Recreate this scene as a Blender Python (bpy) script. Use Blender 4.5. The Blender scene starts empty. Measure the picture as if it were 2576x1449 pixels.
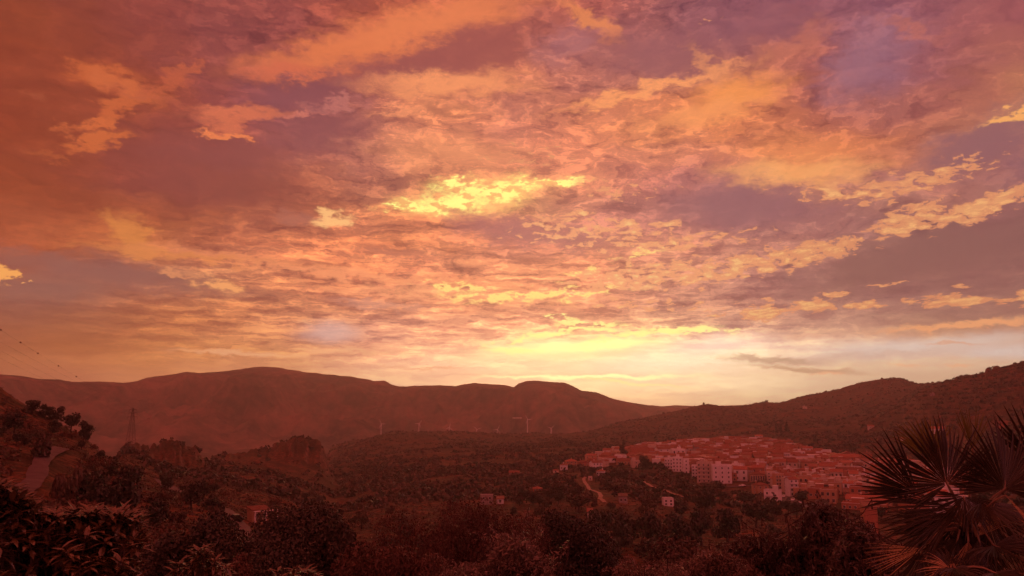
import bpy, bmesh, math, random
import numpy as np
from mathutils import Vector, Matrix
R = math.radians
SC = bpy.context.scene
COL = SC.collection

# ---------------------------------------------------------------- camera
PITCH = R(8.92)
FPX = 1946.0
cam_data = bpy.data.cameras.new("camera")
cam_data.sensor_fit = 'HORIZONTAL'
cam_data.sensor_width = 36.0
cam_data.lens = 36.0 * FPX / 2576.0
cam_data.clip_start = 0.1
cam_data.clip_end = 60000.0
cam = bpy.data.objects.new("camera", cam_data)
COL.objects.link(cam)
cam.location = (0, 0, 0)
cam.rotation_euler = (math.pi / 2 + PITCH, 0, 0)
SC.camera = cam

def ray(px, py):
    """direction of a photograph point: azimuth (deg), elevation tangent, world azimuth from +Y"""
    x = (px - 1288.0) / FPX
    y = (724.5 - py) / FPX
    c, s = math.cos(PITCH), math.sin(PITCH)
    fwd = c - s * y
    up = s + c * y
    h = math.hypot(x, fwd)
    return math.degrees(math.atan2(x, fwd)), up / h

def azel(px, py):
    a, t = ray(px, py)
    return a, math.degrees(math.atan(t))

def at(px, py, d):
    a, t = ray(px, py)
    a = R(a)
    return Vector((math.sin(a) * d, math.cos(a) * d, t * d))

def lin(c):
    out = []
    for v in c[:3]:
        v = v / 255.0
        out.append(v / 12.92 if v <= 0.04045 else ((v + 0.055) / 1.055) ** 2.4)
    return tuple(out)

# ---------------------------------------------------------------- view
SC.view_settings.view_transform = 'Standard'
SC.view_settings.look = 'None'
SC.view_settings.exposure = 0.0
SC.view_settings.gamma = 1.0
SC.render.engine = 'CYCLES'
SC.cycles.max_bounces = 4
SC.cycles.diffuse_bounces = 2
SC.cycles.glossy_bounces = 2
SC.cycles.transmission_bounces = 2
SC.cycles.transparent_max_bounces = 8
SC.cycles.volume_bounces = 0
SC.cycles.use_denoising = True
SC.cycles.use_adaptive_sampling = True
SC.cycles.adaptive_threshold = 0.02
SC.cycles.adaptive_min_samples = 12
SC.cycles.sample_clamp_indirect = 3.0

# ---------------------------------------------------------------- world: sunset sky
SUN_AZ, SUN_EL = 3.3, 4.2
HAZE_RHO = 1.35e-4
HAZE_TOP = 300.0
HAZE_COL = (0.24, 0.07, 0.043)      # air light used to balance the sky low down

world = bpy.data.worlds.new("World")
SC.world = world
world.use_nodes = True
NT = world.node_tree
NT.nodes.clear()
NN, LK = NT.nodes, NT.links

def setin(sock, v):
    if isinstance(v, bpy.types.NodeSocket):
        LK.new(v, sock)
    else:
        sock.default_value = v

def M(op, a, b=None, c=None, clamp=False):
    n = NN.new('ShaderNodeMath'); n.operation = op; n.use_clamp = clamp
    setin(n.inputs[0], a)
    if b is not None: setin(n.inputs[1], b)
    if c is not None: setin(n.inputs[2], c)
    return n.outputs[0]

def VM(op, a, b=None, c=None):
    n = NN.new('ShaderNodeVectorMath'); n.operation = op
    setin(n.inputs[0], a)
    if b is not None:
        setin(n.inputs[3] if op == 'SCALE' else n.inputs[1], b)
    if c is not None: setin(n.inputs[2], c)
    return n.outputs[1] if op in ('LENGTH', 'DOT_PRODUCT') else n.outputs[0]

def MR(v, a, b, c=0.0, d=1.0, smooth=False):
    n = NN.new('ShaderNodeMapRange'); n.clamp = True
    n.interpolation_type = 'SMOOTHSTEP' if smooth else 'LINEAR'
    setin(n.inputs[0], v); setin(n.inputs[1], a); setin(n.inputs[2], b)
    setin(n.inputs[3], c); setin(n.inputs[4], d)
    return n.outputs[0]

def MIX(f, a, b, mode='MIX'):
    n = NN.new('ShaderNodeMix'); n.data_type = 'RGBA'; n.blend_type = mode; n.clamp_factor = True
    setin(n.inputs[0], f)
    for s, v in ((n.inputs[6], a), (n.inputs[7], b)):
        if isinstance(v, (tuple, list)): v = tuple(v[:3]) + (1.0,)
        setin(s, v)
    return n.outputs[2]

def COMB(x, y, z=0.0):
    n = NN.new('ShaderNodeCombineXYZ')
    setin(n.inputs[0], x); setin(n.inputs[1], y); setin(n.inputs[2], z)
    return n.outputs[0]

def NOISE(vec, scale, detail=4.0, rough=0.55, color=False, lac=2.0, dist=0.0):
    n = NN.new('ShaderNodeTexNoise'); n.noise_dimensions = '2D'
    setin(n.inputs['Vector'], vec)
    n.inputs['Scale'].default_value = scale
    n.inputs['Detail'].default_value = detail
    n.inputs['Roughness'].default_value = rough
    n.inputs['Lacunarity'].default_value = lac
    n.inputs['Distortion'].default_value = dist
    return n.outputs['Color'] if color else n.outputs[0]

def MAPP(vec, loc=(0, 0, 0), rot=0.0, scale=(1, 1, 1), kind='POINT'):
    n = NN.new('ShaderNodeMapping'); n.vector_type = kind
    setin(n.inputs[0], vec)
    n.inputs[1].default_value = loc
    n.inputs[2].default_value = (0, 0, rot)
    n.inputs[3].default_value = scale
    return n.outputs[0]

tc = NN.new('ShaderNodeTexCoord')
DIR = tc.outputs['Generated']
sx = NN.new('ShaderNodeSeparateXYZ'); LK.new(DIR, sx.inputs[0])
DX, DY, DZ = sx.outputs
AZ = M('DEGREES', M('ARCTAN2', DX, DY))
EL = M('DEGREES', M('ARCSINE', DZ))
A = COMB(AZ, EL)

# --- colour grid of the sky by azimuth and elevation (sRGB, read off the photograph)
GX = [0, 184, 368, 552, 736, 920, 1104, 1288, 1472, 1656, 1840, 2024, 2208, 2392, 2576]
GY = [0, 90, 180, 270, 360, 450, 500, 550, 620, 700, 780, 840, 880, 920, 960, 1010]
G = """
150,70,42 148,70,52 146,70,60 148,74,66 150,75,68 170,84,62 205,105,75 205,110,82 190,95,75 150,88,88 142,85,92 148,88,98 150,90,100 160,95,95 165,92,92
150,68,40 150,70,48 146,70,58 146,74,68 150,75,68 185,92,66 222,124,85 165,90,80 190,112,94 160,92,90 150,90,95 172,96,86 150,98,110 165,95,92 170,98,88
150,66,40 156,72,46 158,74,50 145,72,66 165,85,72 162,86,80 168,92,82 195,112,85 185,110,95 176,108,92 215,128,85 172,96,84 155,98,106 160,92,88 185,115,88
150,66,40 150,70,45 158,75,52 150,75,70 148,80,82 190,112,88 230,140,95 200,120,95 205,122,92 222,132,85 222,132,80 180,100,80 172,102,90 175,100,80 220,146,95
150,68,40 155,72,46 148,70,55 155,76,66 148,80,80 165,98,90 215,130,95 190,112,92 232,138,100 228,142,95 220,130,85 214,125,80 208,120,80 185,115,90 150,98,100
155,72,42 152,72,46 145,70,58 148,72,60 190,106,75 185,112,88 232,146,100 242,148,105 232,142,105 190,112,100 195,120,105 232,156,100 180,112,100 185,120,102 148,98,98
155,74,44 155,74,46 150,72,52 158,78,55 165,88,65 200,120,85 245,160,100 250,180,110 215,135,105 172,106,100 155,98,102 170,110,100 175,118,98 180,118,100 165,112,98
170,85,52 172,88,54 185,100,60 190,105,65 195,112,78 195,115,85 215,125,85 215,130,105 195,120,108 185,114,105 165,104,104 160,102,98 158,104,98 150,98,92 145,92,88
175,90,58 182,96,58 205,120,68 190,105,75 205,118,82 215,125,85 215,128,88 200,120,98 212,130,100 205,130,105 205,135,110 185,122,104 155,105,96 142,92,86 142,92,86
160,96,78 150,95,82 155,95,82 200,130,90 205,120,85 225,135,95 235,145,105 235,150,105 235,146,108 205,136,110 180,120,108 162,110,104 152,102,96 150,100,92 150,102,92
150,92,75 155,92,70 180,105,70 195,115,75 185,115,85 200,128,100 225,145,108 230,150,112 215,140,112 190,128,110 180,122,106 170,118,104 160,112,100 158,112,98 160,112,96
155,88,62 160,92,62 175,102,68 195,120,82 205,130,95 222,152,125 232,158,125 238,165,130 240,180,135 240,185,138 225,170,140 208,155,128 195,145,120 190,138,108 190,136,108
160,92,62 165,95,62 180,108,70 195,125,80 200,130,90 220,150,115 235,165,130 250,190,140 255,225,155 252,212,170 248,208,175 225,190,165 215,182,160 210,172,148 205,168,145
165,98,68 175,105,72 185,115,75 200,130,90 205,140,98 225,160,125 235,175,140 250,190,150 255,212,165 254,225,185 242,212,172 218,180,145 205,170,140 205,170,140 198,162,132
168,100,70 180,110,78 195,125,85 205,135,95 210,145,105 220,170,130 235,180,140 250,195,150 252,222,165 248,215,170 238,210,170 218,185,150 205,170,138 198,162,132 190,155,124
168,100,70 180,110,78 195,125,85 205,135,95 210,145,105 220,170,130 235,180,140 250,192,150 248,192,142 225,172,130 212,168,128 208,170,130 200,165,130 195,160,130 188,152,122
"""
GRID = np.array([[lin([float(t) for t in w.split(',')]) for w in row.split()] for row in G.strip().splitlines()])

def haze_T(el_deg):
    s = max(math.sin(R(max(el_deg, 0.05))), 1e-3)
    L = min(HAZE_TOP / s, 7000.0)
    return math.exp(-HAZE_RHO * L)

def unhaze(c, el_deg):
    T = haze_T(el_deg)
    return tuple(max((c[i] - HAZE_COL[i] * (1 - T)) / T, c[i] * 0.7) for i in range(3))

def grid_at(az, el):
    # inverse projection of a direction to the photograph plane
    a, e = R(az), R(el)
    x, y, z = math.sin(a) * math.cos(e), math.cos(a) * math.cos(e), math.sin(e)
    c, s = math.cos(PITCH), math.sin(PITCH)
    f = c * y + s * z
    u = -s * y + c * z
    px = 1288 + FPX * x / f
    py = 724.5 - FPX * u / f
    px = min(max(px, 0), 2576); py = min(max(py, 0), 1010)
    i = min(int(np.searchsorted(GX, px, 'right')) - 1, len(GX) - 2)
    j = min(int(np.searchsorted(GY, py, 'right')) - 1, len(GY) - 2)
    fx = (px - GX[i]) / (GX[i + 1] - GX[i]); fy = (py - GY[j]) / (GY[j + 1] - GY[j])
    return (GRID[j, i] * (1 - fx) * (1 - fy) + GRID[j, i + 1] * fx * (1 - fy)
            + GRID[j + 1, i] * (1 - fx) * fy + GRID[j + 1, i + 1] * fx * fy)

# domain warp that frays the grid into wisps
lowfade = MR(EL, 0.0, 14.0, 0.15, 1.0)
wn = NOISE(MAPP(A, scale=(0.75, 1.7, 1)), 0.16, 5.0, 0.6, color=True)
wv = VM('SUBTRACT', wn, (0.5, 0.5, 0.5))
wv = VM('MULTIPLY', wv, (7.5, 4.2, 0))
A1 = VM('ADD', A, VM('SCALE', wv, lowfade))
wn2 = NOISE(MAPP(A, loc=(31, 7, 3), scale=(0.8, 1.9, 1)), 0.75, 6.0, 0.65, color=True)
wv2 = VM('MULTIPLY', VM('SUBTRACT', wn2, (0.5, 0.5, 0.5)), (2.6, 1.15, 0))
A1 = VM('ADD', A1, VM('SCALE', wv2, lowfade))
s1 = NN.new('ShaderNodeSeparateXYZ'); LK.new(A1, s1.inputs[0])
AZ1, EL1 = s1.outputs[0], s1.outputs[1]
U1 = MR(AZ1, -37.0, 37.0)

ELS = [0.0, 1.0, 2.0, 3.0, 4.0, 5.0, 6.2, 7.5, 9.0, 10.5, 12.0, 13.5, 15.0, 16.5, 18.0, 20.0, 22.0, 24.0, 26.0, 28.0, 30.0]
NST = 31
acc = None
for k, e in enumerate(ELS):
    rp = NN.new('ShaderNodeValToRGB')
    cr = rp.color_ramp
    cr.interpolation = 'EASE' if k > 8 else 'LINEAR'
    while len(cr.elements) < NST:
        cr.elements.new(0.5)
    for i in range(NST):
        f = i / (NST - 1)
        cr.elements[i].position = f
    for i in range(NST):
        f = i / (NST - 1)
        cc = unhaze(grid_at(-37 + 74 * f, e), e)
        cr.elements[i].color = (cc[0], cc[1], cc[2], 1.0)
    LK.new(U1, rp.inputs[0])
    if acc is None:
        acc = rp.outputs[0]
    else:
        acc = MIX(MR(EL1, ELS[k - 1], e, smooth=(k > 8)), acc, rp.outputs[0])
SKY = acc

# cloud sheet coordinates (flat deck seen in perspective)
W = M('ADD', M('MAXIMUM', DZ, 0.0), 0.05)
CU = M('DIVIDE', DX, W)
CV = M('DIVIDE', DY, W)
CP = COMB(CU, CV)

# long brushed streaks that run away to the right hand horizon
STC = VM('ADD', A, VM('MULTIPLY', wv2, (1.2, 0.55, 0)))
st = NOISE(MAPP(VM('ADD', STC, VM('MULTIPLY', wv, (0.3, 0.5, 0))), rot=R(7), scale=(0.085, 0.95, 1)), 1.0, 8.0, 0.68)
st2 = NOISE(MAPP(STC, loc=(5, 9, 2), rot=R(-14), scale=(0.16, 0.6, 1)), 1.0, 8.0, 0.68)
side = MR(AZ1, -4.0, 14.0, smooth=True)
sm = NN.new('ShaderNodeMix'); sm.data_type = 'FLOAT'
LK.new(side, sm.inputs[0]); LK.new(st, sm.inputs[2]); LK.new(st2, sm.inputs[3])
ST = sm.outputs[0]
amp = M('MULTIPLY', MR(EL, 1.0, 9.0, 0.35, 1.0), MR(AZ1, 2.0, 20.0, 1.0, 0.25))
amp = M('MULTIPLY', amp, MR(EL, 17.0, 25.0, 1.0, 0.5))
amp = M('MULTIPLY', amp, MR(AZ, -35.0, -16.0, 0.3, 1.0, smooth=True))
hi = M('MULTIPLY', MR(ST, 0.50, 0.68, smooth=True), amp)
lo = M('MULTIPLY', MR(ST, 0.48, 0.33, smooth=True), amp)
SKY = MIX(hi, SKY, MIX(1.0, SKY, (1.5, 1.5, 1.3), 'MULTIPLY'))
SKY = MIX(lo, SKY, MIX(1.0, SKY, (0.66, 0.62, 0.76), 'MULTIPLY'))
# fine billow
bl = NOISE(MAPP(A1, scale=(0.7, 1.5, 1)), 0.62, 9.0, 0.69)
blo = M('MULTIPLY', MR(EL, 2.0, 10.0, 0.1, 1.0), MR(AZ, -34.0, -12.0, 0.25, 1.0, smooth=True))
blo = M('MULTIPLY', blo, MR(AZ, 24.0, 34.0, 1.0, 0.45, smooth=True))
SKY = MIX(M('MULTIPLY', MR(bl, 0.505, 0.63, smooth=True), blo), SKY, MIX(1.0, SKY, (1.5, 1.55, 1.35), 'MULTIPLY'))
SKY = MIX(M('MULTIPLY', MR(bl, 0.48, 0.34, smooth=True), blo), SKY, MIX(1.0, SKY, (0.64, 0.58, 0.72), 'MULTIPLY'))

# thin ripples low in the middle of the sky
rp_ = NOISE(MAPP(VM('ADD', A, VM('MULTIPLY', wv2, (0.8, 0.5, 0))), loc=(2, 4, 1), rot=R(4), scale=(0.26, 2.3, 1)), 1.0, 7.0, 0.66)
ra = M('MULTIPLY', MR(EL, 2.0, 6.0, 0.25, 1.0, smooth=True), MR(EL, 9.0, 15.0, 1.0, 0.0, smooth=True))
ra = M('MULTIPLY', ra, MR(M('ABSOLUTE', M('SUBTRACT', AZ, -3.0)), 14.0, 30.0, 1.0, 0.25, smooth=True))
SKY = MIX(M('MULTIPLY', MR(rp_, 0.515, 0.60, smooth=True), ra), SKY, MIX(1.0, SKY, (1.45, 1.55, 1.3), 'MULTIPLY'))
SKY = MIX(M('MULTIPLY', MR(rp_, 0.485, 0.39, smooth=True), ra), SKY, MIX(1.0, SKY, (0.68, 0.60, 0.72), 'MULTIPLY'))

SKY = MIX(MR(EL, 3.0, 9.0, smooth=True), SKY, MIX(1.0, SKY, (0.87, 0.80, 0.88), 'MULTIPLY'))

# --- single clouds: soft frayed ellipses on the dome
en = NOISE(MAPP(A, loc=(3, 17, 5), scale=(0.8, 1.6, 1)), 0.55, 7.0, 0.62, color=True)
ev = VM('MULTIPLY', VM('SUBTRACT', en, (0.5, 0.5, 0.5)), (5.0, 2.4, 0))
en2 = NOISE(MAPP(A, loc=(13, 1, 8), scale=(0.8, 1.7, 1)), 2.2, 5.0, 0.62, color=True)
ev = VM('ADD', ev, VM('MULTIPLY', VM('SUBTRACT', en2, (0.5, 0.5, 0.5)), (1.5, 0.7, 0)))
A2 = VM('ADD', A, VM('SCALE', ev, MR(EL, 1.0, 10.0, 0.25, 1.0)))
A3 = VM('ADD', A, VM('SCALE', ev, 0.35))

def ell(px, py, rx, ry, rot, soft, coord):
    a0, e0 = azel(px, py)
    a1, e1 = azel(px + 10, py); a2, e2 = azel(px, py - 10)
    kx, ky = (a1 - a0) / 10.0, (e2 - e0) / 10.0
    v = MAPP(coord, (a0, e0, 0), -R(rot), (max(rx * kx, .01), max(ry * ky, .01), 1), 'TEXTURE')
    return MR(VM('LENGTH', v), 1 + soft, max(1 - soft, 0.0), smooth=True)

def chain(vec, prev):
    # orders the evaluation: this coordinate waits for the layers below it
    n = NN.new('ShaderNodeVectorMath'); n.operation = 'MULTIPLY_ADD'
    LK.new(prev, n.inputs[0]); n.inputs[1].default_value = (1e-9, 1e-9, 0); LK.new(vec, n.inputs[2])
    return n.outputs[0]

NCL = 0
CA2, CA3 = A2, A3
BRK = NOISE(MAPP(A, loc=(41, 3, 9), scale=(0.8, 2.0, 1)), 1.0, 6.0, 0.62)
BRKM = MR(BRK, 0.41, 0.50, smooth=True)
def cloud(px, py, rx, ry, rot, c, op=1.0, soft=0.55, calm=False, brk=False):
    global SKY, NCL, CA2, CA3
    if NCL % 4 == 0:
        CA2, CA3 = chain(A2, SKY), chain(A3, SKY)
    NCL += 1
    m = ell(px, py, rx, ry, rot, soft, CA3 if calm else CA2)
    e0 = azel(px, py)[1]
    if brk: m = M('MULTIPLY', m, BRKM)
    SKY = MIX(M('MULTIPLY', m, op), SKY, unhaze(lin(c), e0))

#@CLOUDS@
# wide darker and lighter masses first
cloud(1090, 140, 280, 64, -16, (152, 78, 74), .92, .7)
cloud(1220, 165, 80, 66, -30, (156, 80, 74), .8, .8)
cloud(760, 235, 130, 44, -5, (134, 72, 78), .9, .75)
cloud(560, 450, 230, 95, 10, (138, 68, 60), .85, .8)
cloud(600, 390, 150, 40, 0, (138, 70, 66), .8, .8)
cloud(800, 330, 130, 58, -14, (138, 74, 76), .85, .75)
cloud(1680, 140, 190, 62, 8, (148, 86, 90), .85, .8)
cloud(1430, 105, 75, 40, -20, (168, 106, 112), .5, .9)
cloud(2170, 160, 100, 76, -40, (152, 100, 114), .8, .85)
cloud(1940, 55, 190, 48, 0, (140, 82, 92), .8, .85)
cloud(2490, 350, 210, 56, -22, (143, 92, 95), .92, .6)
cloud(1870, 515, 200, 62, 5, (144, 91, 97), .88, .7)
cloud(2330, 645, 330, 66, -8, (136, 88, 83), .92, .6)
cloud(1270, 575, 150, 32, 12, (166, 96, 96), .8, .7)
cloud(1420, 600, 160, 26, 4, (164, 98, 98), .7, .7)
cloud(300, 690, 340, 26, 5, (144, 90, 80), .85, .7)
cloud(130, 725, 160, 30, 0, (146, 96, 84), .6, .8)
# orange bank across the top
cloud(900, 115, 250, 42, -17, (222, 118, 72), .9, .7)
cloud(1130, 40, 240, 42, -13, (226, 124, 78), .85, .8)
cloud(720, 180, 90, 18, -12, (208, 102, 72), .8, .7)
# cross-shaped cloud on the left
cloud(228, 182, 56, 27, 0, (192, 92, 50), .9, .7)
cloud(310, 216, 100, 23, 12, (200, 100, 58), .9, .7)
cloud(425, 205, 80, 17, -28, (184, 88, 58), .8, .7)
cloud(485, 168, 20, 20, -60, (190, 92, 62), .7, .7)
cloud(300, 268, 60, 20, -38, (196, 96, 54), .9, .7)
cloud(235, 312, 62, 15, -22, (204, 102, 56), .9, .6)
cloud(245, 355, 75, 20, -22, (200, 100, 54), .9, .6)
cloud(420, 255, 110, 7, 4, (176, 86, 62), .6, .8)
cloud(80, 242, 60, 8, 0, (166, 80, 52), .6, .8)
cloud(120, 398, 60, 8, 12, (172, 84, 48), .7, .7)
# arrow-shaped cloud
cloud(600, 288, 110, 19, -9, (208, 108, 76), .9, .6)
cloud(565, 315, 46, 24, 0, (206, 106, 74), .85, .6)
cloud(580, 344, 72, 10, 2, (226, 122, 74), .95, .5)
cloud(750, 284, 50, 8, -12, (202, 112, 96), .8, .6)
cloud(850, 262, 70, 10, -8, (198, 116, 104), .6, .7)
cloud(545, 145, 34, 8, -10, (176, 90, 76), .6, .7)
# arcs and bars around the middle
cloud(1130, 212, 190, 30, -3, (246, 150, 98), .85, .7)
cloud(1020, 275, 80, 12, -10, (240, 145, 100), .7, .7)
cloud(1110, 272, 66, 17, 8, (182, 106, 80), .8, .6)
cloud(1640, 224, 220, 15, -9, (244, 152, 96), .9, .6)
cloud(1790, 175, 70, 20, 45, (220, 136, 92), .7, .7)
cloud(1480, 45, 75, 22, 30, (226, 132, 80), .8, .7)
cloud(1850, 240, 110, 42, -8, (240, 145, 78), .8, .7)
cloud(1750, 290, 150, 22, -6, (242, 150, 92), .6, .7)
cloud(2010, 115, 70, 32, -25, (188, 106, 88), .7, .8)
cloud(2290, 70, 90, 14, 25, (186, 104, 90), .6, .8)
cloud(2010, 430, 170, 30, 4, (244, 166, 100), .75, .7)
cloud(2540, 285, 70, 14, -12, (246, 170, 96), .9, .5)
cloud(2050, 380, 200, 40, 8, (224, 132, 82), .5, .8)
cloud(1140, 380, 180, 40, 0, (240, 150, 102), .5, .8)
cloud(830, 552, 50, 16, -4, (250, 186, 120), .9, .5)
cloud(745, 548, 52, 16, 5, (165, 95, 80), .8, .6)
cloud(330, 590, 60, 30, 40, (214, 130, 66), .7, .7)
cloud(560, 714, 44, 14, 0, (238, 158, 98), .9, .5)
cloud(440, 690, 50, 7, 0, (214, 136, 92), .8, .6)
cloud(640, 655, 240, 14, 4, (226, 134, 90), .7, .8)
cloud(420, 640, 200, 12, 2, (214, 128, 72), .7, .7)
cloud(8, 690, 26, 18, 0, (242, 164, 88), .95, .4)
cloud(63, 709, 9, 4, 0, (238, 166, 96), .9, .4)
cloud(1000, 640, 110, 12, 3, (180, 102, 84), .7, .7)
cloud(1000, 700, 300, 10, 3, (244, 150, 104), .7, .8)
cloud(1180, 745, 300, 10, 2, (246, 160, 112), .6, .8)
cloud(960, 768, 110, 9, 2, (192, 128, 112), .6, .7)
# burning gaps
for q in ((1195, 490, 120, 24, -8), (1130, 515, 75, 15, -4), (1270, 485, 50, 16, -10), (1400, 460, 60, 8, -4), (1150, 457, 50, 7, -6),
          (1045, 515, 36, 7, 0), (985, 523, 28, 5, 0), (1310, 466, 16, 9, 0), (1370, 450, 24, 6, 0)):
    cloud(q[0], q[1], q[2] * 1.25, q[3] * 1.5, q[4], (255, 196, 112), .5, .85)
    cloud(*q, (255, 250, 140), 1.0, .6, brk=True)
for q in ((1470, 690, 34, 7, -8), (1600, 642, 38, 7, -10), (1440, 738, 120, 7, -6), (1150, 722, 80, 6, 3), (1310, 745, 90, 6, -6), (1190, 745, 60, 6, 2)):
    cloud(q[0], q[1], q[2] * 1.2, q[3] * 1.3, q[4], (255, 214, 124), .9, .7, brk=True)
# glow over the ridge
cloud(1500, 925, 360, 52, 0, (255, 210, 166), .55, .95, True)
cloud(1720, 915, 200, 24, -2, (252, 226, 190), .6, .9, True)
cloud(1430, 876, 190, 22, -3, (255, 232, 168), .8, .8, True)
cloud(1420, 874, 120, 11, -3, (255, 252, 168), .9, .6, True)
cloud(1520, 866, 110, 10, -2, (255, 252, 164), .9, .6, True)
cloud(1290, 880, 60, 7, 0, (255, 240, 150), .8, .6, True)
for q in ((1480, 814, 60, 8, 2), (1330, 850, 90, 6, -10), (1390, 835, 60, 4, -6), (1620, 842, 120, 8, -5), (1740, 832, 110, 5, 3), (1480, 830, 50, 4, 0), (1410, 800, 34, 4, 4)):
    cloud(q[0], q[1], q[2] * 1.15, q[3], q[4], (255, 240, 146), .9, .6, brk=True)
cloud(1480, 948, 230, 4, 0, (255, 252, 176), .9, .6, True)
cloud(1580, 962, 120, 4, 5, (255, 225, 150), .7, .6, True)
cloud(830, 836, 66, 22, 0, (206, 162, 152), .8, .8, True)
cloud(2300, 876, 270, 19, -4, (206, 184, 172), .85, .85, True)
cloud(2520, 884, 140, 14, 3, (204, 184, 174), .8, .85, True)
cloud(1800, 868, 110, 20, -4, (250, 214, 194), .6, .9, True)
cloud(2180, 895, 330, 10, -3, (196, 158, 138), .6, .8)
cloud(1930, 905, 110, 9, 4, (178, 142, 116), .8, .6)
cloud(2030, 930, 130, 6, 5, (176, 136, 108), .8, .6)
cloud(2420, 818, 190, 9, -1, (226, 154, 106), .9, .6)
cloud(2400, 865, 70, 4, 3, (206, 152, 122), .8, .6)
for q in ((2080, 940, 40, 3), (2280, 922, 40, 3), (2410, 920, 50, 3), (760, 813, 30, 2), (620, 890, 160, 5), (900, 885, 120, 5), (1090, 925, 60, 3), (1000, 925, 50, 2)):
    cloud(*q, 2, (222, 160, 120), .7, .6)

# --- altocumulus: coverage mask, then broken into lit puffs
COV = None
NCV = 0
VA3 = None
def cover(px, py, rx, ry, rot, amt=1.0, soft=.8):
    global COV, NCV, VA3
    if NCV % 4 == 0:
        VA3 = chain(A3, SKY) if COV is None else chain(A3, COMB(COV, COV))
    NCV += 1
    m = M('MULTIPLY', ell(px, py, rx, ry, rot, soft, VA3), amt)
    COV = m if COV is None else M('MAXIMUM', COV, m)
cover(1900, 664, 330, 40, -8, .92)
cover(1620, 690, 270, 42, -4, .8)
cover(2080, 625, 130, 30, -10, .9)
cover(2280, 555, 120, 40, -20, 1.0)
cover(2460, 525, 180, 32, -14, 1.05)
cover(2560, 500, 80, 18, -10, .9)
cover(2320, 450, 220, 36, -8, .85)
cover(2130, 480, 180, 36, 10, .82)
cover(1480, 585, 250, 55, 6, .70)
cover(1570, 560, 60, 14, 4, .9)
cover(1690, 562, 50, 12, 3, .9)
cover(1460, 535, 50, 9, -3, .9)
cover(1700, 612, 270, 30, -3, .72)
cover(1650, 768, 270, 18, 2, .68)
cover(1930, 786, 70, 24, -6, 1.05)
cover(2040, 770, 66, 22, -4, 1.1)
cover(2170, 768, 64, 11, 2, 1.05)
cover(2400, 757, 140, 17, 2, 1.1)
cover(2570, 745, 34, 26, 30, 1.0)
cover(2430, 716, 48, 9, 8, .95)
cover(2240, 713, 70, 5, -4, .85)
cover(2100, 736, 54, 7, 3, .85)
cover(1930, 750, 30, 10, 0, .7)
cover(1800, 792, 30, 5, 0, .8)
cover(1560, 480, 150, 40, 0, .55)
cover(1300, 400, 260, 60, 0, .45)
cover(1780, 60, 130, 50, 30, .35)
cover(2200, 590, 120, 16, -8, .55)
cover(2300, 610, 100, 14, -5, .45)
PC = VM('ADD', MAPP(COMB(CU, CV), rot=R(20), scale=(1.0, .5, 1)), VM('SCALE', wv2, 0.012))
def puffn(vec):
    a_ = NOISE(vec, 15.0, 7.0, 0.66)
    return a_
pn = puffn(PC)
pnl = puffn(VM('ADD', PC, (0.0, -0.035, 0.0)))
pn_hi = NOISE(MAPP(A3, scale=(0.62, 1.7, 1)), 1.7, 7.0, 0.66)
pm_ = NN.new('ShaderNodeMix'); pm_.data_type = 'FLOAT'
setin(pm_.inputs[0], MR(EL, 5.0, 13.0)); LK.new(pn, pm_.inputs[2]); LK.new(pn_hi, pm_.inputs[3])
PN = pm_.outputs[0]
vo = NN.new('ShaderNodeTexVoronoi'); vo.voronoi_dimensions = '2D'; vo.feature = 'SMOOTH_F1'
vo.inputs['Smoothness'].default_value = 0.25; vo.inputs['Scale'].default_value = 1.0
LK.new(MAPP(VM('ADD', A3, VM('MULTIPLY', wv2, (0.25, 0.2, 0))), rot=R(8), scale=(0.85, 2.1, 1)), vo.inputs['Vector'])
PN = M('ADD', M('MULTIPLY', PN, 0.85), M('MULTIPLY_ADD', vo.outputs['Distance'], -0.30, 0.20))
thr = M('MULTIPLY_ADD', COV, -0.50, 0.82)
PM = MR(M('SUBTRACT', PN, thr), 0.0, 0.055, smooth=True)
near_sun = MR(VM('LENGTH', VM('MULTIPLY', VM('SUBTRACT', A, (3.0, 6.0, 0)), (1.0, 1.6, 0))), 24.0, 4.0, smooth=True)
body = MIX(near_sun, lin((226, 146, 102)), lin((248, 166, 120)))
glow = MIX(near_sun, lin((250, 184, 118)), lin((255, 208, 138)))
relief = MR(M('SUBTRACT', PN, M('ADD', thr, 0.10)), 0.0, 0.14, smooth=True)
rel2 = MR(M('SUBTRACT', pn, pnl), -0.05, 0.06)
PCOL = MIX(M('MULTIPLY', relief, M('MULTIPLY_ADD', rel2, 0.6, 0.4)), body, glow)
SKY = MIX(M('MULTIPLY', PM, 0.92), SKY, PCOL)

# overhead and the dusk half of the sky behind the viewer
SKY = MIX(MR(EL, 29.5, 50.0, smooth=True), SKY, lin((205, 78, 62)))
back = MR(M('ABSOLUTE', AZ), 40.0, 120.0, smooth=True)
dusk = MIX(MR(EL, 0.0, 40.0, smooth=True), lin((252, 122, 132)), lin((206, 86, 78)))
SKY = MIX(back, SKY, dusk)
SKY = MIX(MR(EL, -0.5, -4.0), SKY, lin((70, 30, 26)))

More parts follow.
